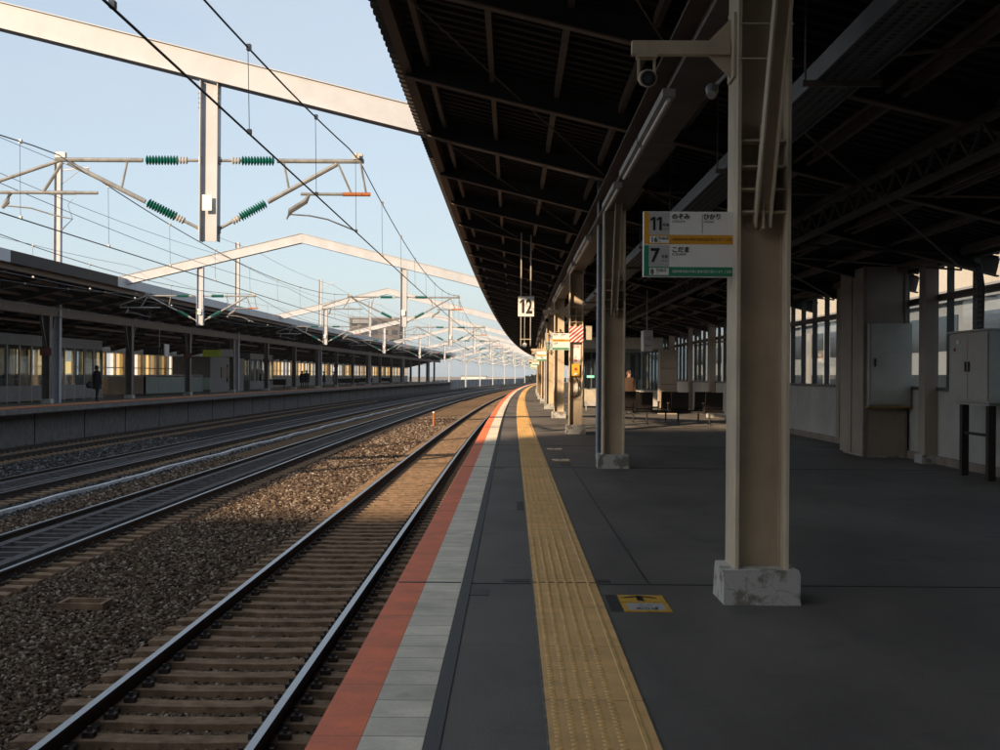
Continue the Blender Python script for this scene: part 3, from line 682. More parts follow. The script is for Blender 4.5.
# ------------------------------------------------------------------ security camera arms
def cctv(k, z, label):
    y = CY[k]; t = thing('security_camera', label, 'security camera', P(1.383, y, z), group='security cameras on column arms')
    def Q(x, yy, zz): return P(x, y + yy, z + zz)
    m = MB(); m.bar(Q(.74, 0, 0), Q(1.36, 0, 0), .075, .085, up=(0, 0, 1)); m.build('arm', col_paint, t)
    m = MB()
    m.box(1.365, 1.381, y - .13, y + .13, z - .20, z + .20, curve=True)
    for s in (-1, 1): m.add([Q(1.365, -.006, s * .19), Q(1.365, .006, s * .19), Q(1.365, .006, s * .044), Q(1.365, -.006, s * .044), Q(1.22, -.006, s * .044), Q(1.22, .006, s * .044)], [(0, 1, 2, 3), (0, 3, 4), (1, 5, 2), (0, 4, 5, 1), (3, 2, 5, 4)])
    for zz in (-.12, .12): m.tube([Q(1.38, -.21, zz * .9), Q(1.72, -.21, zz * .9)], .006, 5)
    m.build('clamp_plate', col_paint, t)
    m = MB(); m.box(.77, .90, y - .05, y + .05, z - .062, z - .045, curve=True)
    for x in (.785, .885): m.box(x - .008, x + .008, y - .012, y + .012, z - .20, z - .062, curve=True)
    m.build('yoke', col_paint, t)
    body = MB().tube([Q(.835, .08, -.17), Q(.835, .05, -.178), Q(.835, -.10, -.21), Q(.835, -.13, -.216)], [.035, .052, .056, .056], 14).build('housing', col_paint, t, smooth=False)
    MB().tube([Q(.835, -.129, -.2155), Q(.835, -.140, -.218)], [.048, .046], 14).build('lens_ring', black_m, body)
    MB().tube([Q(.835, -.139, -.218), Q(.835, -.146, -.22)], [.026, .022], 12).build('lens', win_dark, body)
cctv(0, 3.47, 'security camera on a cream arm high on the nearest column')
cctv(2, 2.96, 'security camera on a sunlit cream arm on the third column')
cctv(4, 2.5, 'security camera on a short arm on the fifth column')
cctv(6, 2.4, 'security camera arm far down on the seventh column')
t = thing('floodlight', 'small grey floodlight behind the top of the nearest column', 'lamp', P(1.30, 9.3, 3.28))
MB().tube([P(1.29, 9.15, 3.24), P(1.31, 9.26, 3.30), P(1.33, 9.34, 3.33)], [.03, .045, .025], 12).build('head', galv, t)
MB().bar(P(1.33, 9.33, 3.33), P(1.42, 9.3, 3.42), .02, .02).build('bracket', galv, t)

# ------------------------------------------------------------------ fittings on third column
y = CY[2]; wy = y - .012
m = MB(); 
t = thing('hazard_panel', 'red and white striped warning panel around the third column', 'warning panel', P(1.548, wy - .01, 2.25))
wf = y - .205; m.box(1.375, 1.715, wf - .012, wf, 2.22, 2.60, curve=True); m.build('panel', sign_white, t)
s = MB()
for k in range(-4, 5):
    z = 2.22 + k * .095
    pts = []
    x0, x1 = 1.375, 1.715
    for (xx, zz) in ((x0, z), (x1, z + .28), (x1, z + .325), (x0, z + .045)): pts.append((xx, min(2.6, max(2.22, zz))))
    # clip the slanted band to the panel
    def clip(poly, zc, keep_above):
        out = []
        for i in range(len(poly)):
            a, b = poly[i], poly[(i + 1) % len(poly)]; ia = (a[1] >= zc) == keep_above; ib = (b[1] >= zc) == keep_above
            if ia: out.append(a)
            if ia != ib: tt = (zc - a[1]) / (b[1] - a[1]); out.append((a[0] + (b[0] - a[0]) * tt, zc))
        return out
    poly = clip([(x0, z), (x1, z + .28), (x1, z + .33), (x0, z + .05)], 2.22, True)
    if len(poly) > 2: poly = clip(poly, 2.6, False)
    if len(poly) > 2: s.add([P(a, wf - .0145, b) for a, b in poly], [tuple(range(len(poly)))])
s.build('stripes', red_mark, t)
t = thing('notice', 'tall white notice with red lettering below the stripes on the third column', 'notice', P(1.548, wy, 1.75))
MB().box(1.44, 1.66, wy - .008, wy, 1.72, 2.20, curve=True).build('sheet', sign_white, t)
s = MB(); text_mesh(s, '非常', .09, P(1.46, wy - .012, 2.08), (1, 0, 0), (0, 0, 1), 0); text_mesh(s, '↓', .1, P(1.50, wy - .012, 1.82), (1, 0, 0), (0, 0, 1), 0); s.box(1.515, 1.575, wy - .012, wy - .009, 1.76, 1.80, curve=True); s.build('lettering', red_mark, t)
t = thing('emergency_box', 'yellow emergency button box with red button on the third column', 'emergency box', P(1.548, wy, 1.4))
MB().box(1.445, 1.635, wy - .13, wy, 1.40, 1.69, curve=True).build('case', yellow_box, t)
MB().tube([P(1.54, wy - .13, 1.57), P(1.54, wy - .155, 1.57)], .035, 12).build('button', red_mark, t)
MB().box(1.50, 1.58, wy - .134, wy - .13, 1.43, 1.47, curve=True).build('plate', sign_white, t)
t = thing('intercom_handset', 'white handset with black cord hanging below the yellow box', 'handset', P(1.55, wy, .95))
MB().box(1.53, 1.60, wy - .06, wy, 1.0, 1.22, curve=True).build('handset', sign_white, t)
MB().tube([P(1.53 + .08 * math.sin(a * .9), wy - .05, 1.38 - a * .10) for a in [0, 1, 2, 3, 4, 5]] + [P(1.62, wy - .05, .93), P(1.66, wy - .05, 1.1), P(1.64, wy - .05, 1.3)], .012, 6).build('cord', cable_m, t)
t = thing('junction_box', 'cream box hanging beside the third column on its right', 'box', P(1.84, y, 2.3))
MB().box(1.77, 1.93, y - .06, y + .06, 2.28, 2.62, curve=True).build('case', frame_cream, t); MB().box(1.715, 1.769, y - .02, y + .02, 2.42, 2.48, curve=True).build('bracket', galv, t)
m = MB().tube([P(1.705 , wy - .02, 4.0), P(1.68, wy - .03, 3.3), P(1.70, wy - .02, 3.1), P(1.68, wy - .02, 1.5)], .010, 6)
tag(m.build('power_cable', cable_m), 'black cable running down the right flange of the third column', 'cable')

# ------------------------------------------------------------------ number 12 sign
Y12 = 33.; x0, x1 = (517.6 - 512) / 1400 * Y12, (533.6 - 512) / 1400 * Y12; z0, z1 = 1.4 + (375.3 - 316) / 1400 * Y12, 1.4 + (375.3 - 296) / 1400 * Y12
t = thing('platform_number_sign', 'white hanging sign with the number 12 on two rods', 'sign', ((x0 + x1) / 2, Y12, z0))
MB().box(x0, x1, Y12, Y12 + .08, z0, z1).build('panel', sign_white, t)
m = MB(); text_mesh(m, '2', .46, (x0 + .185, Y12 - .004, z0 + .075), (1, 0, 0), (0, 0, 1), 0, sx=.66, bold=.016); digit_one(m, x0 + .045, z0 + .075, Y12 - .004, .325, .105, False)
m.build('numerals', sign_black, t)
m = MB()
for x in (x0 + .07, x1 - .08): m.tube([(x, Y12 + .04, z1), (x, Y12 + .04, zr(x) + .1)], .018, 6); m.tube([(x, Y12 + .04, z0), (x, Y12 + .04, 2.08)], .012, 6)
m.tube([((x0 + x1) / 2 - .03, Y12 + .04, z0), ((x0 + x1) / 2 - .03, Y12 + .04, 2.16)], .008, 6)
m.bar((x0 + .05, Y12 + .04, 2.26), (x1 - .06, Y12 + .04, 2.26), .02, .02); m.build('rod', frame_cream, t)
MB().tube([((x0 + x1) / 2 - .03, Y12 + .0, 2.12), ((x0 + x1) / 2 - .03, Y12 + .08, 2.12)], .055, 14).build('round_lamp', sign_white, t)

# ------------------------------------------------------------------ right wall
WX = 7.0
def wall_right():
    t = thing('platform_wall', 'white rear wall of the near platform with tall windows', 'wall', P(WX, 2, 0))
    yr = yrange(2, 300, 8)
    MB().sweep([(WX, .12), (WX, 1.2), (WX + .15, 1.2), (WX + .15, .12)], yr).build('lower_panel', wall_white, t)
    MB().sweep([(WX - .05, 0), (WX - .05, .13), (WX + .16, .13), (WX + .16, 0)], yr).build('plinth', plinth_m, t)
    MB().sweep([(WX, 3.30), (WX, 3.42), (WX + .15, 3.42), (WX + .15, 3.30)], yr).build('top_rail', wall_beige, t)
    m = MB()   # sill and transom
    for z0, z1, e in ((1.2, 1.26, .04), (2.68, 2.78, .02), (3.24, 3.30, .02)): m.sweep([(WX - e, z0), (WX - e, z1), (WX + .10, z1), (WX + .10, z0)], yr)
    m.build('frame_rail', frame_dark, t)
    y = 13.7; k = 0
    while y < 130 and k < 95:
        MB().box(WX - .01, WX + .09, y, y + .07, 1.26, 3.24, curve=True).build('mullion', frame_dark, t); y += 1.26; k += 1
    MB().sweep([(WX + .05, 1.26), (WX + .05, 2.68), (WX + .056, 2.68), (WX + .056, 1.26)], yrange(2, 180, 8)).build('lower_glazing', pane_dim, t)
    MB().sweep([(WX + .05, 2.78), (WX + .05, 3.24), (WX + .056, 3.24), (WX + .056, 2.78)], yrange(2, 180, 8)).build('upper_glazing', pane_clear, t)
    MB().sweep([(WX, 1.2), (WX, 3.3), (WX + .15, 3.3), (WX + .15, 1.2)], yrange(180, 300, 8)).build('far_panel', wall_beige, t)
    # pilasters
    for k in range(12):
        y = CY[1] + 1.6 + k * 12.6 if k else CY[1] + 1.6
        MB().box(WX - .22, WX - .002 + .0, y, y + .36, 0, 3.35, curve=True).build('pilaster', wall_beige, t)
        MB().box(WX - .27, WX - .051, y - .04, y + .40, 0, .14, curve=True).build('pilaster_foot', base_m, t)
    for k in range(1, 12):
        y = CY[1] + 1.6 - 6.3 + k * 12.6
        MB().box(WX - .16, WX - .002, y, y + .28, .14, 3.35, curve=True).build('pilaster', wall_beige, t)
wall_right()
# enclosure with flush cabinet
t = thing('pipe_enclosure', 'tall beige panelled enclosure standing against the rear wall', 'enclosure', (6.2, 24.7, 0))
m = MB().box(6.2, 6.94, 24.7, 26.5, .04, 1.80); m.box(6.2, 6.94, 24.7, 26.5, 1.815, 3.36); m.box(6.215, 6.94, 24.715, 26.48, 1.79, 1.82); m.build('panel', wall_beige, t)
m = MB(); m.box(6.18, 6.235, 24.68, 24.735, .0, 3.37); m.box(6.185, 6.2, 25.58, 25.60, .04, 3.36); m.box(6.9, 6.95, 24.66, 24.70, .0, 3.37); m.build('corner_trim', plinth_m, t)
MB().box(6.25, 6.98, 24.72, 26.45, 0, .04).build('foot', base_m, t)
t = thing('wall_cabinet', 'flat pale grey cabinet mounted on the front of the beige enclosure', 'cabinet', (6.65, 24.6, .9))
MB().box(6.24, 6.98, 24.50, 24.68, .92, 2.36).build('case', cabinet_m, t); d = MB().box(6.265, 6.955, 24.475, 24.498, .95, 2.34).build('door', cabinet2_m, t)
MB().box(6.32, 6.35, 24.455, 24.474, 1.60, 1.74).build('handle', black_m, d); MB().box(6.22, 7.0, 24.48, 24.69, .88, .918).build('bottom_ledge', yel_edge, t)
# electrical cabinet on a stand
t = thing('electrical_cabinet', 'grey electrical cabinet on steel legs in front of the right window', 'cabinet', (6.7, 19.8, 0))
MB().box(6.46, 6.86, 19.0, 20.7, 1.07, 2.06).build('case', cabinet_m, t)
MB().box(6.42, 6.88, 18.97, 20.73, 2.061, 2.085).build('lid', cabinet_m, t)
for a, b in ((19.03, 19.84), (19.86, 20.67)):
    d = MB().box(6.440, 6.458, a, b, 1.10, 2.03).build('door', cabinet_m, t); yy = 19.78 if a < 19.5 else 19.92
    MB().box(6.42, 6.438, yy - .02, yy + .02, 1.50, 1.64).build('handle', black_m, d)
MB().box(6.43, 6.439, 20.2, 20.32, 1.90, 1.95).build('label_plate', sign_white, t); MB().tube([(6.44, 20.42, 1.82), (6.425, 20.42, 1.82)], .03, 10).build('lamp', orange_m, t)
for yy in (19.25, 20.38): MB().box(6.52, 6.62, yy - .06, yy + .06, 0, 1.03).build('leg', steel_dark, t)
MB().box(6.50, 6.80, 19.12, 20.55, 1.03, 1.068).build('support_rail', cabinet_m, t); MB().box(6.55, 6.58, 19.31, 20.32, .60, .64).build('cross_bar', steel_dark, t)
m = MB()
for k in range(4): m.tube([(6.62, 19.75 + k * .07, 2.08), (6.64, 19.78 + k * .07, 2.7), (6.62, 19.85 + k * .07, 3.0), (6.3, 20.3 + k * .07, 3.22), (5.2, 21.3 + k * .07, 3.38), (4.4, 22.2, 3.52)], .016, 6)
for k in range(11): m.bar((6.60, 19.70, 2.15 + k * .075), (6.60, 20.03, 2.15 + k * .075), .02, .02)
tag(m.build('cable_bundle', cable_m), 'bundle of black cables rising from the electrical cabinet into the roof', 'cables')
m = MB().tube([(6.9, 19.2, 2.0), (6.9, 19.2, 3.3)], .03, 8); tag(m.build('conduit_pipe', black_m), 'thin dark vertical pipe before the right window beside the cables', 'pipe')

# ------------------------------------------------------------------ benches (back to camera, two rows)
def bench(y, xs, facing, label):
    t = thing('bench', label, 'bench', ((xs[0] + xs[-1]) / 2, y, 0), group='dark bench rows on the near platform')
    s = facing
    for x in xs:
        w = .25
        m = MB()
        pts = [(y - s * .02, .44), (y - s * .03, .50), (y - s * .10, .95), (y - s * .145, .95), (y - s * .085, .48)]
        m.add([(x + e * w, a, b) for e in (-1, 1) for a, b in pts], [(0, 1, 2, 3, 4)[::-1], (5, 6, 7, 8, 9)] + [(k, (k + 1) % 5, 5 + (k + 1) % 5, 5 + k) for k in range(5)]); m.build('backrest', seat_m, t)
        m = MB().box(x - w, x + w, min(y, y + s * .42), max(y, y + s * .42), .40, .445); m.build('seat', seat_m, t)
    for i in range(len(xs) + 1):
        xx = xs[0] - .30 + i * (xs[1] - xs[0])
        MB().box(xx - .025, xx + .025, min(y, y + s * .36), max(y, y + s * .36), .62, .65).build('armrest', arm_m if 0 < i < len(xs) else black_m, t)
        m = MB().tube([(xx, y + s * .05, .62), (xx, y + s * .05, .36)], .014, 6); m.tube([(xx, y + s * .32, .62), (xx, y + s * .32, .36)], .014, 6); m.build('arm_post', black_m, t)
    m = MB().box(xs[0] - .32, xs[-1] + .32, y + s * .14 - .03, y + s * .14 + .03, .34, .395); m.build('beam', black_m, t)
    for xx in (xs[0] + .1, (xs[0] + xs[-1]) / 2, xs[-1] - .1):
        m = MB().tube([(xx, y + s * .14, .34), (xx, y + s * .14, .05)], .025, 8); m.tube([(xx, y - s * .10, .02), (xx, y + s * .14, .06), (xx, y + s * .38, .02)], .018, 6); m.build('leg', black_m, t)
bench(40.6, [3.83, 4.86, 5.85], 1, 'dark bench with three seats, backs to the camera, nearer row')
bench(42.3, [3.58, 4.75, 5.75], 1, 'dark bench row just behind the nearer bench')

# ------------------------------------------------------------------ people
def person(loc, rz, label, top=coat_black, legs=trouser, hair=hair_dark, h=1.7, walk=0., sit=False, long_coat=True, arms=.0):
    t = thing('person', label, 'person', loc, rz)
    t.name = 'person'
    k = h / 1.7
    me = bpy.data.meshes.new('body')
    st = walk
    V = [(0, 0, .93), (0, .0, 1.15), (0, .01, 1.36), (0, .01, 1.47), (0, -.01, 1.56), (0, -.015, 1.65),
         (.17, .01, 1.40), (.22, .02 + arms * .1, 1.14), (.23, -.08 - arms * .1, .90), (.235, -.12 - arms * .1, .82),
         (-.17, .01, 1.40), (-.22, .02 - arms * .1, 1.14), (-.23, -.06 + arms * .1, .90), (-.235, -.09 + arms * .1, .82),
         (.09, 0, .88), (.10, -st * .16 - .01, .48), (.10, -st * .20 + .02, .09), (.10, -st * .20 - .14, .04),
         (-.09, 0, .88), (-.10, st * .10 - .01, .48), (-.10, st * .26 + .02, .10), (-.10, st * .24 - .12, .04)]
    if sit:
        V = [(x, y + .25, z - .42) if i < 14 else (x, y, z) for i, (x, y, z) in enumerate(V)]
        V[14] = (.09, .22, .47); V[15] = (.10, -.20, .48); V[16] = (.10, -.20, .09); V[17] = (.10, -.34, .04)
        V[18] = (-.09, .22, .47); V[19] = (-.10, -.20, .48); V[20] = (-.10, -.20, .09); V[21] = (-.10, -.34, .04)
        V[8] = (.17, .0, .62); V[9] = (.12, -.1, .60); V[12] = (-.17, .0, .62); V[13] = (-.12, -.1, .60)
    rad = [.13, .125, .14, .055, .085, .075, .065, .05, .038, .035, .065, .05, .038, .035, .085, .058, .042, .035, .085, .058, .042, .035]
    E = [(0, 1), (1, 2), (2, 3), (3, 4), (4, 5), (2, 6), (6, 7), (7, 8), (8, 9), (2, 10), (10, 11), (11, 12), (12, 13), (0, 14), (14, 15), (15, 16), (16, 17), (0, 18), (18, 19), (19, 20), (20, 21)]
    me.from_pydata([(x * k, y * k, z * k) for x, y, z in V], E, [])
    ob = bpy.data.objects.new('tmp', me); COL.objects.link(ob)
    md = ob.modifiers.new('s', 'SKIN'); sb = ob.modifiers.new('u', 'SUBSURF'); sb.levels = 1; sb.render_levels = 1
    if not me.skin_vertices: 
        bpy.context.view_layer.objects.active = ob
        me.attributes.new if False else None
    sk = me.skin_vertices[0].data
    for i, r in enumerate(rad): sk[i].radius = (r * k, r * k * (.8 if i < 3 else 1)); 
    sk[0].use_root = True
    bm = bpy.data.meshes.new_from_object(ob.evaluated_get(bpy.context.evaluated_depsgraph_get()))
    bpy.data.objects.remove(ob)
    bm.name = 'body'; bm.materials.clear(); bm.materials.append(top); bm.materials.append(legs); bm.materials.append(skin_m)
    zoff = -.42 if sit else 0
    for p in bm.polygons:
        z = p.center.z / k; p.use_smooth = True
        p.material_index = 2 if z > 1.475 + zoff else (1 if z < (.86 if not sit else .5) else 0)
        if abs(p.center.x) > .2 * k and z < .86 and not sit: p.material_index = 2
    o = bpy.data.objects.new('body', bm); COL.objects.link(o); o.parent = t
    hy = .25 if sit else 0
    MB().tube([(0, (hy + .03) * k, (1.53 + zoff) * k), (0, (hy + .035) * k, (1.60 + zoff) * k), (0, (hy + .01) * k, (1.68 + zoff) * k), (0, (hy - .005) * k, (1.725 + zoff) * k)], [.085 * k, .105 * k, .092 * k, .035 * k], 12).build('hair', hair, t, local=True, smooth=True)
    f = MB(); 
    for e in (-1, 1): f.box(e * .032 - .009, e * .032 + .009, hy - .112, hy - .10, 1.61 + zoff, 1.622 + zoff)
    f.build('eyes', hair_dark, t, local=True)
    MB().add([(0, hy - .125, 1.585 + zoff), (-.013, hy - .09, 1.58 + zoff), (.013, hy - .09, 1.58 + zoff), (0, hy - .09, 1.625 + zoff)], [(0, 1, 3), (0, 3, 2), (0, 2, 1)]).build('nose', skin_m, t, local=True)
    if long_coat and not sit:
        pts = [(.135, 1.44), (.20, 1.36), (.195, 1.15), (.215, .95), (.25, .62)]; n = 16; vs = []; fs = []
        for r, z in pts:
            for j in range(n): a = 2 * math.pi * j / n; vs.append((r * math.cos(a) * k, r * .72 * math.sin(a) * k, z * k + .008 * math.sin(a * 5)))
        for i in range(4):
            for j in range(n): fs.append((i * n + j, i * n + (j + 1) % n, (i + 1) * n + (j + 1) % n, (i + 1) * n + j))
        MB().add(vs, fs).build('coat', top, t, local=True, smooth=True)
    return t
def at(px, y, z=0): return P(offx(px, y), y, z)
y = 1960 / (402.6 - 373)
p1 = person(at(96, y), R(150), 'person in a long black coat walking on the opposite platform with a bag', walk=.5, h=1.72)
t = thing('shoulder_bag', 'black shoulder bag carried by the walking person in black', 'bag', at(91, y - .1, .75))
q = at(91.5, y - .1, 0)
MB().tube([q + Vector((-.14, 0, .98)), q + Vector((-.13, 0, .9)), q + Vector((-.10, 0, .72)), q + Vector((-.08, 0, .66))], [.06, .17, .19, .05], 10).build('bag_body', black_m, t)
MB().tube([q + Vector((-.16, 0, .95)), q + Vector((.05, 0, 1.42)), q + Vector((.0, .02, .95))], .015, 6).build('strap', black_m, t)
person(at(262, 125), R(200), 'dark figure standing beside a column right of the small white room', h=1.7, walk=.3)
person(at(302, 131), R(20), 'left figure of the dark pair standing close together on the opposite platform', h=1.68)
person(at(306.5, 130), R(180), 'right, slightly taller figure of the dark pair on the opposite platform', h=1.75)
person(at(324, 146), R(90), 'dark figure right of the pair on the opposite platform', h=1.65)
person(at(334, 149), R(90), 'figure in a grey coat, farthest right on the opposite platform', top=coat_grey, h=1.68)
person((4.22, 50.5, 0), R(20), 'person in a brown coat with sunlit face behind the benches', top=coat_brown, hair=hair_fair, h=1.58)
for i, (yy, l) in enumerate(((63.0, 'seated passenger inside the glass waiting room, leftmost'), (64.6, 'seated passenger inside the glass waiting room, in the middle'), (66.2, 'seated passenger inside the glass waiting room, nearest the door'))):
    person(P(-23.3, yy, 0), R(90), l, sit=True, h=1.7, top=(coat_black, coat_grey, coat_black)[i])

# ------------------------------------------------------------------ near waiting room, hanging sign
def waiting_room(x0, x1, y0, y1, label, face_cam, n, dx=0., dim=False, mats=None):
    t = thing('waiting_room', label, 'waiting room', P((x0 + x1) / 2, y0, 0), group='glazed waiting rooms on the platforms')
    wp, hp = mats or (wall_white, wall_white)
    def wall(a, b, c_, d, z0, z1, nm, mm): MB().box(min(a, b), max(a, b), c_, d, z0, z1, curve=True).build(nm, mm, t)
    wall(x0, x1, y0, y1, 2.62, 3.12, 'header', hp)
    for X in (x0, x1):
        wall(X - .03, X + .03, y0 + .08, y1 - .08, 0.08, .78, 'lower_panel', wp); wall(X - .01, X + .01, y0 + .08, y1 - .08, .78, 2.62, 'glazing', pane_dim)
        k = int((y1 - y0) / 1.5)
        for i in range(k + 1): yy = y0 + (y1 - y0 - .08) * i / k; wall(X - .045, X + .045, yy, yy + .08, .0, 2.62, 'post', galv)
    for Y in (y0, y1 - .06):
        wall(x0 + .05, x1 - .05, Y + .01, Y + .05, .08, .78, 'lower_panel', wp); wall(x0 + .05, x1 - .05, Y + .025, Y + .035, .78, 2.62, 'glazing', pane_dim)
        for i in range(n): xx = x0 + .05 + (x1 - x0 - .16) * i / (n - 1); wall(xx, xx + .06, Y - .01, Y + .07, .0, 2.62, 'post', galv)
    return t
waiting_room(3.0, 6.6, 62, 72, 'glazed waiting room on the near platform behind the benches', True, 5)
t = thing('exit_sign', 'small lit green exit sign on the near waiting room', 'sign', at(590, 61.8, 2.7)); q = at(590.5, 61.8, 0)
MB().box(q.x - .16, q.x + .16, 61.80, 61.86, 1.33, 1.43).build('panel', flat('exit_green', (.1, .5, .3), emit=(.25, .8, .5), es=.8), t)
MB().box(q.x - .05, q.x + .02, 61.795, 61.80, 1.35, 1.41).build('running_mark', sign_white, t)
t = thing('low_partition', 'low cream partition standing before the near waiting room', 'partition', (3.9, 57, 0))
MB().box(2.95, 4.5, 57.0, 57.08, .38, .86).build('panel', frame_cream, t)
for x in (3.0, 3.7, 4.4): MB().box(x, x + .05, 57.01, 57.07, 0, .38).build('foot', galv, t)
t = thing('hanging_board', 'pale hanging direction board under the near roof before the rear wall', 'sign', at(648, 40, 2.2)); q = at(648, 40)
MB().box(q.x - .13, q.x + .13, 40, 40.9, 2.13, 2.72).build('board', sign_grey, t); MB().tube([(q.x, 40.45, 2.72), (q.x, 40.45, zr(q.x) + .1)], .02).build('rod', galv, t)
m = MB(); text_mesh(m, '↑ 出口', .13, (q.x - .12, 39.995, 2.45), (1, 0, 0), (0, 0, 1), 0, sx=.55); text_mesh(m, 'Exit', .12, (q.x - .1, 39.995, 2.25), (1, 0, 0), (0, 0, 1), 0, sx=.7); m.build('lettering', sign_black, t)
t = thing('notice_column', 'beige tall cupboard beside the rear wall behind the hanging board', 'cupboard', P(6.0, 50, 0))
MB().box(5.45, 6.1, 52, 52.7, 0, 2.4, curve=True).build('body', wall_beige, t)
m = MB()
for z in (.5, 1.1, 1.7): m.box(5.5, 6.05, 51.985, 52, z, z + .02, curve=True)
m.build('shelf_line', frame_dark, t)

# ------------------------------------------------------------------ opposite platform buildings
def far_wall():
    X = -27.6; t = thing('platform_wall', 'rear wall of the opposite platform with glowing tall windows', 'wall', P(X, 34, 0)); yr = yrange(34, 286, 8)
    MB().sweep([(X, 0), (X, 1.25), (X - .15, 1.25), (X - .15, 0)], yr).build('lower_panel', wall_white, t)
    MB().sweep([(X, 2.78), (X, 3.6), (X - .15, 3.6), (X - .15, 2.78)], yr).build('upper_panel', wall_white, t)
    m = MB(); y = 34; k = 0
    while y < 284:
        MB().box(X - .14, X + .10, y, y + .16, 1.25, 2.78, curve=True).build('pillar', frame_cream, t) if k < 98 else None
        y += 2.2 if y < 215 else 4.4; k += 1
    m.sweep([(X - .05, 1.25), (X - .05, 2.78), (X - .056, 2.78), (X - .056, 1.25)], yr); m.build('glazing', pane_frost, t)
    MB().sweep([(X - .04, 1.72), (X + .01, 1.72), (X + .01, 1.78), (X - .04, 1.78)], yr).build('frame_rail', frame_cream, t)
far_wall()
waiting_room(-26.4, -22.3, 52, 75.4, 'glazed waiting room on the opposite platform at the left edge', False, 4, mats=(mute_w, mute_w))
t = thing('info_panel', 'small lit yellow poster glowing by the waiting room door', 'poster', P(-22.2, 69.5, 1.6)); MB().box(-22.24, -22.2, 69.2, 69.9, 1.35, 1.95, curve=True).build('panel', flat('poster', (.6, .5, .25), emit=(1, .75, .3), es=.5), t)
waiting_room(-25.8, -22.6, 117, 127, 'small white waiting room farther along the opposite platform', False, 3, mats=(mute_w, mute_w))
t = thing('stair_enclosure', 'pale green low balustrade around stairs on the opposite platform', 'balustrade', P(-22.8, 84, 0))
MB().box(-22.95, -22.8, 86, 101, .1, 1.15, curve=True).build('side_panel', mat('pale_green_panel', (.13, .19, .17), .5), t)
MB().box(-25.4, -22.95, 85.9, 86.05, .1, 1.15, curve=True).build('end_panel', wall_beige, t)
MB().box(-25.5, -25.35, 86, 101, .1, 1.15, curve=True).build('side_panel', wall_white, t)
m = MB()
for yy in range(86, 102, 3): m.box(-22.97, -22.78, yy, yy + .06, .1, 1.3, curve=True)
m.box(-22.93, -22.82, 86, 101, 1.25, 1.3, curve=True); m.build('handrail', galv, t)
t = thing('kiosk', 'white kiosk with dark shelves under a yellow green sign on the opposite platform', 'kiosk', P(-24, 103, 0))
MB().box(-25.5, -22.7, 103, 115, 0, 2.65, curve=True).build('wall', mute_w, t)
m = MB(); m.box(-22.7, -22.64, 106.5, 112.8, 1.05, 1.9, curve=True); m.box(-22.7, -22.62, 108.5, 110.5, .75, 2.1, curve=True); m.build('notice_boards', sign_black, t)
MB().box(-24.2, -22.66, 102.9, 103, .2, 1.1, curve=True).build('counter', flat('pale_green_lit_tone', (.30, .42, .38)), t)  # counter green lightened so the lit look is in the colour
t2 = thing('overhead_sign', 'yellow green hanging sign above the kiosk on the opposite platform', 'sign', at(211, 101, 2.6)); q = offx(211, 101)
MB().box(q - .65, q + .65, 101, 101.15, 2.62, 3.10, curve=True).build('panel', sign_yg, t2); MB().box(q + .66, q + 1.5, 101, 101.15, 2.62, 3.15, curve=True).build('side_panel', sign_grey, t2)
m = MB(); text_mesh(m, '↑ のりば', .34, P(q - .58, 100.98, 2.74), (1, 0, 0), (0, 0, 1), 0, sx=.75); m.build('lettering', sign_green, t2)
m = MB(); 
for dx in (-.5, .5): m.tube([P(q + dx, 101.07, 3.1), P(q + dx, 101.07, 3.7)], .02, 5)
m.build('rod', galv, t2)
t = thing('overhead_sign', 'dark hanging sign with the number 11 over the opposite platform', 'sign', at(158, 80, 2.5)); q = offx(158, 80)
MB().box(q - .9, q + .35, 80, 80.2, 2.45, 2.85, curve=True).build('panel', sign_black, t); MB().box(q + .38, q + .44, 79.6, 80.6, 2.35, 3.05, curve=True).build('end_plate', sign_grey, t)
m = MB(); text_mesh(m, '11', .36, P(q - .05, 79.98, 2.52), (1, 0, 0), (0, 0, 1), 0, sx=.8); m.build('lettering', sign_grey, t)
m = MB(); m.tube([P(q, 80.1, 2.85), P(q, 80.1, 4.0)], .025, 6); m.build('rod', galv, t)
for k, (px, yy) in enumerate(((276, 128), (345, 165), (352, 172), (366, 190), (385, 215))):
    t = thing('bench', f'{ORD[k]} dark bench from the left on the opposite platform', 'bench', at(px, yy), group='dark benches on the opposite platform')
    q = offx(px, yy); MB().box(q - .9, q + .9, yy, yy + .45, .38, .45, curve=True).build('seat', seat_m, t); MB().box(q - .9, q + .9, yy - .06, yy, .45, .92, curve=True).build('backrest', seat_m, t)
    for e in (-.7, .7): MB().box(q + e - .03, q + e + .03, yy + .1, yy + .35, 0, .38, curve=True).build('leg', black_m, t)
for k, (ky, z) in enumerate(((1, 2.15), (3, 2.35), (5, 2.3), (8, 2.2))):
    t = thing('column_plate', f'{ORD[k]} small red plate on an opposite platform column, counted from the left', 'plate', P(fL(1.5), LY[ky] - .25, z), group='small red plates on the opposite columns')
    MB().box(fL(1.5) - .26, fL(1.5) + .26, LY[ky] - .24, LY[ky] - .21, z, z + .34, curve=True).build('panel', mat('dull_red_plate' + str(k), (.20, .07, .07)), t)
t = thing('vending_machine', 'white vending machine by the window wall of the opposite platform', 'vending machine', at(246, 113)); 
q = offx(370, 190) 
MB().box(-25, -24.2, 129, 130.2, 0, 1.85, curve=True).build('body', sign_white, t); MB().box(-24.2, -24.17, 129.1, 130.1, .8, 1.7, curve=True).build('display', win_dark, t)

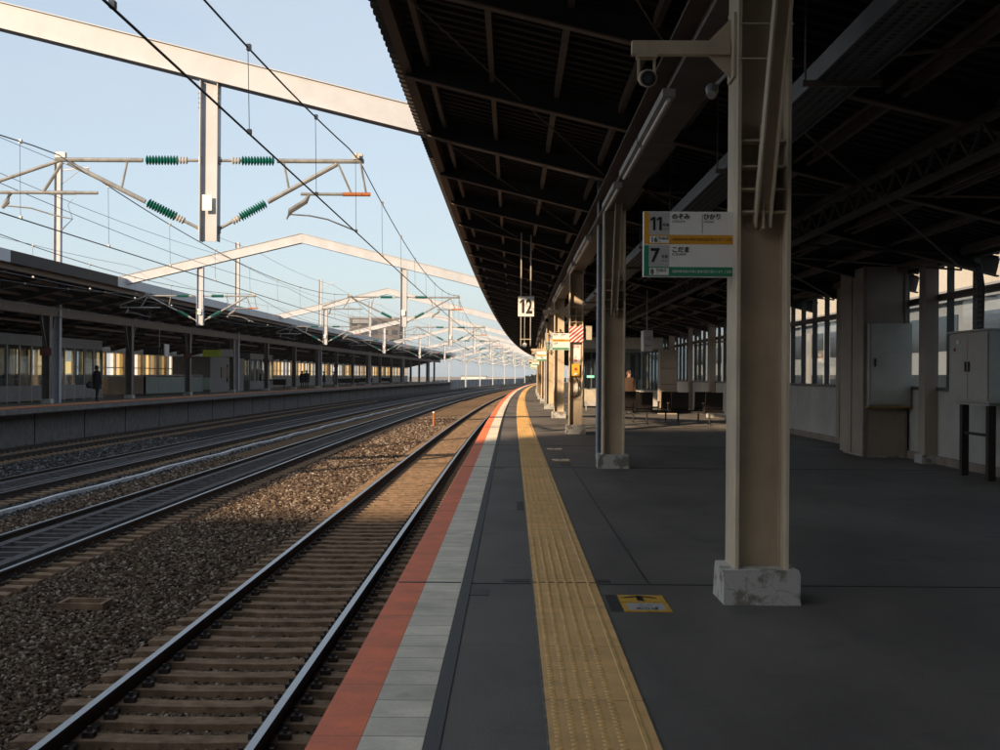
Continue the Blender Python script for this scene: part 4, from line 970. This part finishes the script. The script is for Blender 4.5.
# ------------------------------------------------------------------ catenary portals
ZC = 3.75      # contact wire height, z
ZM = 4.97      # messenger
def tubeb(mb, a, b, r, mi=0): mb.tube([a, b], r, 8, mi)
def insul_rod(parent, a, b, r, f0, f1, local=True):
    a = Vector(a); b = Vector(b); p = a.lerp(b, f0); q = a.lerp(b, f1); L = (q - p).length
    m = MB(); n = 11; 
    m.ribs(p, q, .035, .082, n); i = m.build('insulator', insul, parent, local=True)
    e = MB(); d = (b - a).normalized(); e.ribs(p - d * .16, p - d * .01, .03, .065, 3); e.build('end_fitting', porcelain, i, local=True)
    return i
def cantilever(parent, mx, s, T):
    """from mast face mx towards side s reaching track T (local coords, y=0)"""
    a = .13 * s + mx
    zu = ZM - .02; zl = 3.80
    tip = T + (-.0) ; 
    c_ = MB()
    A = (mx + s * .14, 0, zu + .03); B = (T - s * -.12, 0, zu + .06)
    end = T + s * .10
    c_.tube([(mx + s * 1.12, 0, zu), (end, 0, zu)], .038, 8)
    lo = Vector((mx + s * .14, 0, zl)); hi = Vector((T - s * .35, 0, zu - .05)); 
    if s < 0: hi = Vector((T - s * .12, 0, zu - .05))
    c_.tube([lo.lerp(hi, .42), hi], .038, 8)
    # steady strut, braces, registration arm
    st = lo.lerp(hi, .60); c_.tube([(st.x - s * .1, 0, zu), (st.x + s * .0, 0, st.z)], .02, 6)
    zt = ZC + .65
    if s > 0:
        c_.tube([(T - .95, 0, zt), (T + .20, 0, zt)], .026, 8); c_.tube([(T - .35, 0, zu), (T - .1, 0, zt)], .02, 6); c_.tube([(end - .06, 0, zu), (T + .14, 0, zt)], .02, 6)
        d = T - .95
        c_.tube([(d + .15, 0, zt), (d + .08, 0, zt - .12), (d - .17, 0, zt - .28), (d - .23, 0, zt - .42)], [.02, .05, .05, .02], 6)
        c_.tube([(d - .17, 0, zt - .34), (d + .15, 0, zt - .36), (d + .45, 0, zt - .42), (T, 0, ZC + .03)], .014, 6)
    else:
        c_.tube([(T - 1.25, 0, zt), (T + .62, 0, zt)], .028, 8); c_.tube([(T + .02, 0, zu), (T - 1.2, 0, zu - .42), (T - 1.25, 0, zt)], .03, 8); c_.tube([(T + .02, 0, zu - .05), (T - .30, 0, zt)], .028, 6)
        c_.tube([(T - .85, 0, zt), (T - .90, 0, zt - .16), (T - .98, 0, zt - .26)], [.05, .05, .03], 6)
        c_.tube([(T - .96, 0, zt - .22), (T - .5, 0, zt - .26), (T - .1, 0, zt - .38), (T + .2, 0, zt - .44), (T + .02, 0, ZC + .03)], .014, 6)
        c_.tube([(T + .3, 0, zt), (T + .12, 0, zt - .2), (T + .2, 0, zt - .44)], .006, 5)
    c_.box(T - .08, T + .08, -.05, .05, zu + .03, zu + .12)
    o = c_.build('cantilever', galv, parent, local=True)
    MB().tube([(mx + s * .14, 0, zu), (mx + s * .52, 0, zu)], .026, 8).build('hinge_rod', galv, o, local=True); MB().tube([lo, lo.lerp(hi, .19)], .026, 8).build('hinge_rod', galv, o, local=True)
    insul_rod(o, (mx + s * .3, 0, zu), (mx + s * 1.12, 0, zu), .08, .28, .95)
    v0 = lo.lerp(hi, .10); v1 = lo.lerp(hi, .42); insul_rod(o, v0, v1, .08, .28, .95)
    MB().tube([(T - s * .25, 0, zt), (T + s * .21, 0, zt)], .034, 8).build('sleeve', orange_m if s > 0 else galv, o, local=True)
    return o
def make_portal():
    t = thing('catenary_portal', 'x', 'overhead line portal', (0, 0, 0), group='cream overhead line portals spanning the tracks')
    def zb(x): return 1.4 + 6.22 - .243 * abs(x + 9.75)
    m = MB(); w = .15; hh = .205
    for (xa, xb) in ((-21.2, -9.75), (-9.75, 1.72)):
        q = []
        for x in (xa, xb):
            for (y, dz) in ((-w, -hh), (w, -hh), (w, hh), (-w, hh)): q.append((x, y, zb(x) + dz))
        m.add(q, [(0, 1, 5, 4), (1, 2, 6, 5), (2, 3, 7, 6), (3, 0, 4, 7), (3, 2, 1, 0), (4, 5, 6, 7)])
    # lower flange lip and upper flange lip
    for (xa, xb) in ((-21.2, -9.75), (-9.75, 1.72)):
        for dz in (-hh - .008, hh + .008):
            q = []
            for x in (xa, xb):
                for (y, e) in ((-w - .05, -.008), (w + .05, -.008), (w + .05, .008), (-w - .05, .008)): q.append((x, y, zb(x) + dz + e))
            m.add(q, [(0, 1, 5, 4), (1, 2, 6, 5), (2, 3, 7, 6), (3, 0, 4, 7), (3, 2, 1, 0), (4, 5, 6, 7)])
    m.build('beam', portal_paint, t, local=True)
    for x in (-21.05, 1.58):
        m = MB(); top = 11.2 if x < 0 else 8.8; m.box(x - .16, x + .16, .19, .21, -1.7, top); m.box(x - .16, x - .14, .04, .36, -1.7, top); m.box(x + .14, x + .16, .04, .36, -1.7, top); m.build('post', portal_paint, t, local=True)
    m = MB(); 
    for i in range(8): a, b = (-21.0, -20.55) if i % 2 else (-21.0, -20.2)
    for (mx,) in ((-5.06,), (-14.4,)):
        m = MB(); z0, z1 = 3.60, zb(mx) - hh - .01
        m.box(mx - .15, mx + .15, -.12, -.10, z0, z1) if False else None
        m.box(mx - .15, mx - .135, -.14, .14, z0, z1); m.box(mx + .135, mx + .15, -.14, .14, z0, z1); m.box(mx - .135, mx + .135, -.008, .008, z0, z1)
        k = m.build('mast', galv if False else portal_paint, t, local=True)
        b = MB()
        for z in (z1 - .45, z1 - .37, z1 - .29, z1 - .21):
            for s in (-1, 1): b.tube([(mx + s * .13, -.08, z), (mx + s * .18, -.08, z)], .016, 6)
        b.build('bolts', galv, k, local=True)
        MB().box(mx - .09, mx + .07, -.165, -.142, z0 + .50, z0 + .76).build('number_plate', sign_white, k, local=True)
        for s in (-1, 1):
            for z in (ZM - .02, 3.80): MB().box(mx + s * .15 - .03, mx + s * .15 + .03, -.05, .05, z - .06, z + .06).build('hinge', galv, k, local=True)
        pairs = ((1, TA), (-1, TB)) if mx > -10 else ((1, TC), (-1, TD))
        for s, T in pairs: cantilever(t, mx, s, T)
    # feeder arm on the far post
    a = MB(); a.bar((-21.0, .2, 10.7), (-19.6, .2, 10.85), .06, .06); a.tube([(-21.0, .2, 10.0), (-20.0, .2, 10.75)], .02, 6); a.build('feeder_arm', portal_paint, t, local=True)
    b = MB(); b.ribs((-19.7, .2, 10.6), (-19.7, .2, 10.85), .03, .07, 4); b.build('feeder_insulator', porcelain, t, local=True)
    return t
pp = make_portal()
PY = [23.3] + [64 + 40 * k for k in range(16)]
for k, y in enumerate(PY):
    o = pp if k == 0 else copy_tree(pp); o.location = (c(y), y, 0); o.rotation_euler = (0, 0, -math.atan(dc(y)))
    o['label'] = f'{ORD[k]} overhead line portal from the camera' + (', its cream beam crossing the upper left sky' if k == 0 else ', its whole peaked beam in view' if k == 1 else ', with peaked cream beam')

# ------------------------------------------------------------------ overhead wires
SUP = [-16.7] + PY
def wires(T, label, y0):
    t = thing('overhead_line', label, 'overhead wires', P(T, y0, ZC), group='overhead contact lines above the tracks')
    def sag(y):
        for a, b in zip(SUP, SUP[1:]):
            if a <= y <= b: f = (y - a) / (b - a); return ZM + .08 - .62 * 4 * f * (1 - f)
        return ZM
    ys = [y for y in np.arange(y0, 600, 1.6 if y0 < 30 else 2.5)] 
    far = lambda y, r: r * (1 + max(0, y - 40) / 160.)
    MB().tube([P(T, y, ZC) for y in ys[::3]], .0105, 6).build('contact_wire', wire_m, t)
    MB().tube([P(T - .02, y, sag(y)) for y in ys], .010, 6).build('messenger_wire', wire_m, t)
    n = 0; y = y0 + 1.3
    while y < 250 and n < 60:
        MB().tube([P(T, y, ZC), P(T - .02, y, sag(y))], .0035, 4).build('dropper', wire_m, t)
        if y < 70:
            m = MB(); m.box(T - .03, T + .01, y - .035, y + .035, sag(y) - .03, sag(y) + .03, curve=True); m.box(T - .02, T + .02, y - .03, y + .03, ZC, ZC + .045, curve=True); m.build('clip', galv, t)
        y += 4.7; n += 1
wires(TA, 'overhead wires above the nearest track, crossing the upper left sky', 3)
wires(TB, 'overhead wires above the second track from the near platform', 6)
wires(TC, 'overhead wires above the third track from the near platform', 10)
wires(TD, 'overhead wires above the farthest track beside the opposite roof', 14)
def feeder(x, z, r, label):
    pts = []
    for a, b in zip(SUP, SUP[1:]):
        for i in range(8): f = i / 8; y = a + (b - a) * f; pts.append(P(x, y, z - .28 * 4 * f * (1 - f)))
    tag(MB().tube(pts[3:], r, 5).build('feeder_wire', wire_m), label, 'wire', 'feeder wires above the opposite side')
feeder(-19.7, 10.6, .012, 'highest thin feeder wire strung above the opposite roof')
feeder(-13.2, 6.75, .008, 'thin return wire strung below the portal beams at left')
feeder(-17.6, 6.3, .008, 'thin wire strung just outside the opposite roof edge above the farthest track')
feeder(-10.4, 5.35, .008, 'thin wire strung between the second and third tracks')

# ------------------------------------------------------------------ beyond the station
def building(name, label, x0, x1, y0, y1, z1, m, win=None, floors=5, cols=6, z0=-1.75, side='S'):
    t = thing(name, label, 'building', ((x0 + x1) / 2, (y0 + y1) / 2, z0))
    MB().box(x0, x1, y0, y1, z0, z1).build('wall', m, t)
    MB().box(x0 - .3, x1 + .3, y0 - .3, y1 + .3, z1 + .003, z1 + .6).build('roof', bld_grey, t)
    if win:
        n = 0
        for f in range(floors):
            za = z0 + 1.6 + (z1 - z0 - 1) * f / floors; zb = za + (z1 - z0) / floors * .5
            for k in range(cols):
                if side == 'S':
                    a = x0 + (x1 - x0) * (k + .2) / cols; b = x0 + (x1 - x0) * (k + .8) / cols; MB().box(a, b, y0 - .06, y0 - .01, za, zb).build('window', win, t)
                else:
                    a = y0 + (y1 - y0) * (k + .2) / cols; b = y0 + (y1 - y0) * (k + .8) / cols; MB().box(x0 - .06, x0 - .01, a, b, za, zb).build('window', win, t)
    return t
ty = 480.; bx = lambda px, Y: (px - 512) / 1400 * Y
t = building('apartment_building', 'big brown block rising behind the opposite roof', bx(349, ty), bx(399.5, ty), ty, ty + 25, 1.4 + (374 - 318) / 1400 * ty, bld_brown, win_dark, 7, 5)
MB().box(bx(352, ty), bx(372, ty), ty - .5, ty - .07, 19, 20.3).build('sign_band', bld_grey, t)
building('low_building', 'low white building far beyond the track fence', bx(461, 700), bx(486, 700), 700, 720, 1.4 - (377.6 - 375) / 1400 * 700 + .6, bld_white)
building('low_building', 'long pale low building on the horizon behind the portals', bx(486, 900), bx(517, 900), 900, 930, -.2, bld_cream)
building('office_building', 'cream building seen through the right hand windows', 30, 45, 60, 190, 12, bld_cream, win_dark, 0, 14, side='W')
building('office_building', 'grey low building seen through the lower right hand windows', 22, 27, 50, 170, 5.2, bld_grey, win_dark, 2, 20, side='W')
t = thing('trackside_barrier', 'grey trackside barrier beyond the end of the opposite platform', 'barrier', P(-24, 296, -1.7))
m = MB().sweep([(-24.0, -1.7), (-24.0, .25), (-24.2, .25), (-24.2, -1.7)], yrange(296, 900, 10)); m.build('panels', fence_m, t)
for k in range(60): y = 296 + k * 9; MB().box(-23.98, -23.8, y, y + .5, -1.7, .4, curve=True).build('post', bld_grey, t)
def tree(x, y, z0, h, r, label, n=900):
    t = thing('tree', label, 'tree', (x, y, z0), group='dark trees at the far end of the line')
    MB().tube([(x, y, z0), (x + .1, y, z0 + h * .45), (x, y, z0 + h * .8)], [.3, .2, .06], 7).build('trunk', bark_m, t)
    m = MB(); cl = [(random.gauss(0, r * .5), random.gauss(0, r * .5), h * random.uniform(.35, .95)) for _ in range(16)]
    for i in range(n):
        q = random.choice(cl); p = Vector((x + q[0] + random.gauss(0, r * .22), y + q[1] + random.gauss(0, r * .22), z0 + q[2] + random.gauss(0, r * .18)))
        a = Vector([random.gauss(0, 1) for _ in range(3)]).normalized() * .35; b = Vector([random.gauss(0, 1) for _ in range(3)]).normalized() * .35
        m.add([p - a, p + b, p + a, p - b], [(0, 1, 2, 3)])
    m.build('crown', leaf_m, t)
for k, px in enumerate((529.5, 532.5, 535.5, 539, 543)):
    Y = 560 + 12 * k; tree(bx(px, Y), Y, -1.75, 2.6 + .3 * (k % 3), 1.9, f'{ORD[k]} small dark tree from the left at the far end of the tracks')
# ------------------------------------------------------------------ unseen stepped block behind the viewpoint, added and shaped to shade the near part
t = thing('shade_block', 'unseen stepped block behind the viewpoint, added to shade the near platform and tracks', 'building', (-20, -100, -1.7))
MB().box(-59.2, 22, -108, -90, -1.7, 37.9).build('main_wall', bld_grey, t); MB().box(-110, -59.21, -106, -90, -1.7, 33.8).build('wing_wall', bld_grey, t)
for f in range(8):
    for k in range(12): MB().box(-57 + k * 6.4, -53 + k * 6.4, -89.97, -89.9, 4 + f * 4, 6 + f * 4).build('window', win_dark, t)
# street frontage to the left, its blocks lower than the sun line

# ------------------------------------------------------------------ haze
hm = bpy.data.materials.new('haze_air'); hm.use_nodes = True; hn = hm.node_tree; hn.nodes.clear()
ho = hn.nodes.new('ShaderNodeOutputMaterial'); hv = hn.nodes.new('ShaderNodeVolumePrincipled'); hv.inputs['Color'].default_value = (.93, .96, 1, 1); hv.inputs['Density'].default_value = .00012; hv.inputs['Anisotropy'].default_value = .2
hn.links.new(hv.outputs[0], ho.inputs['Volume'])
struct(MB().box(-1510, 1510, -310, 2610, -2.75, 42).build('haze', hm), 'stuff')
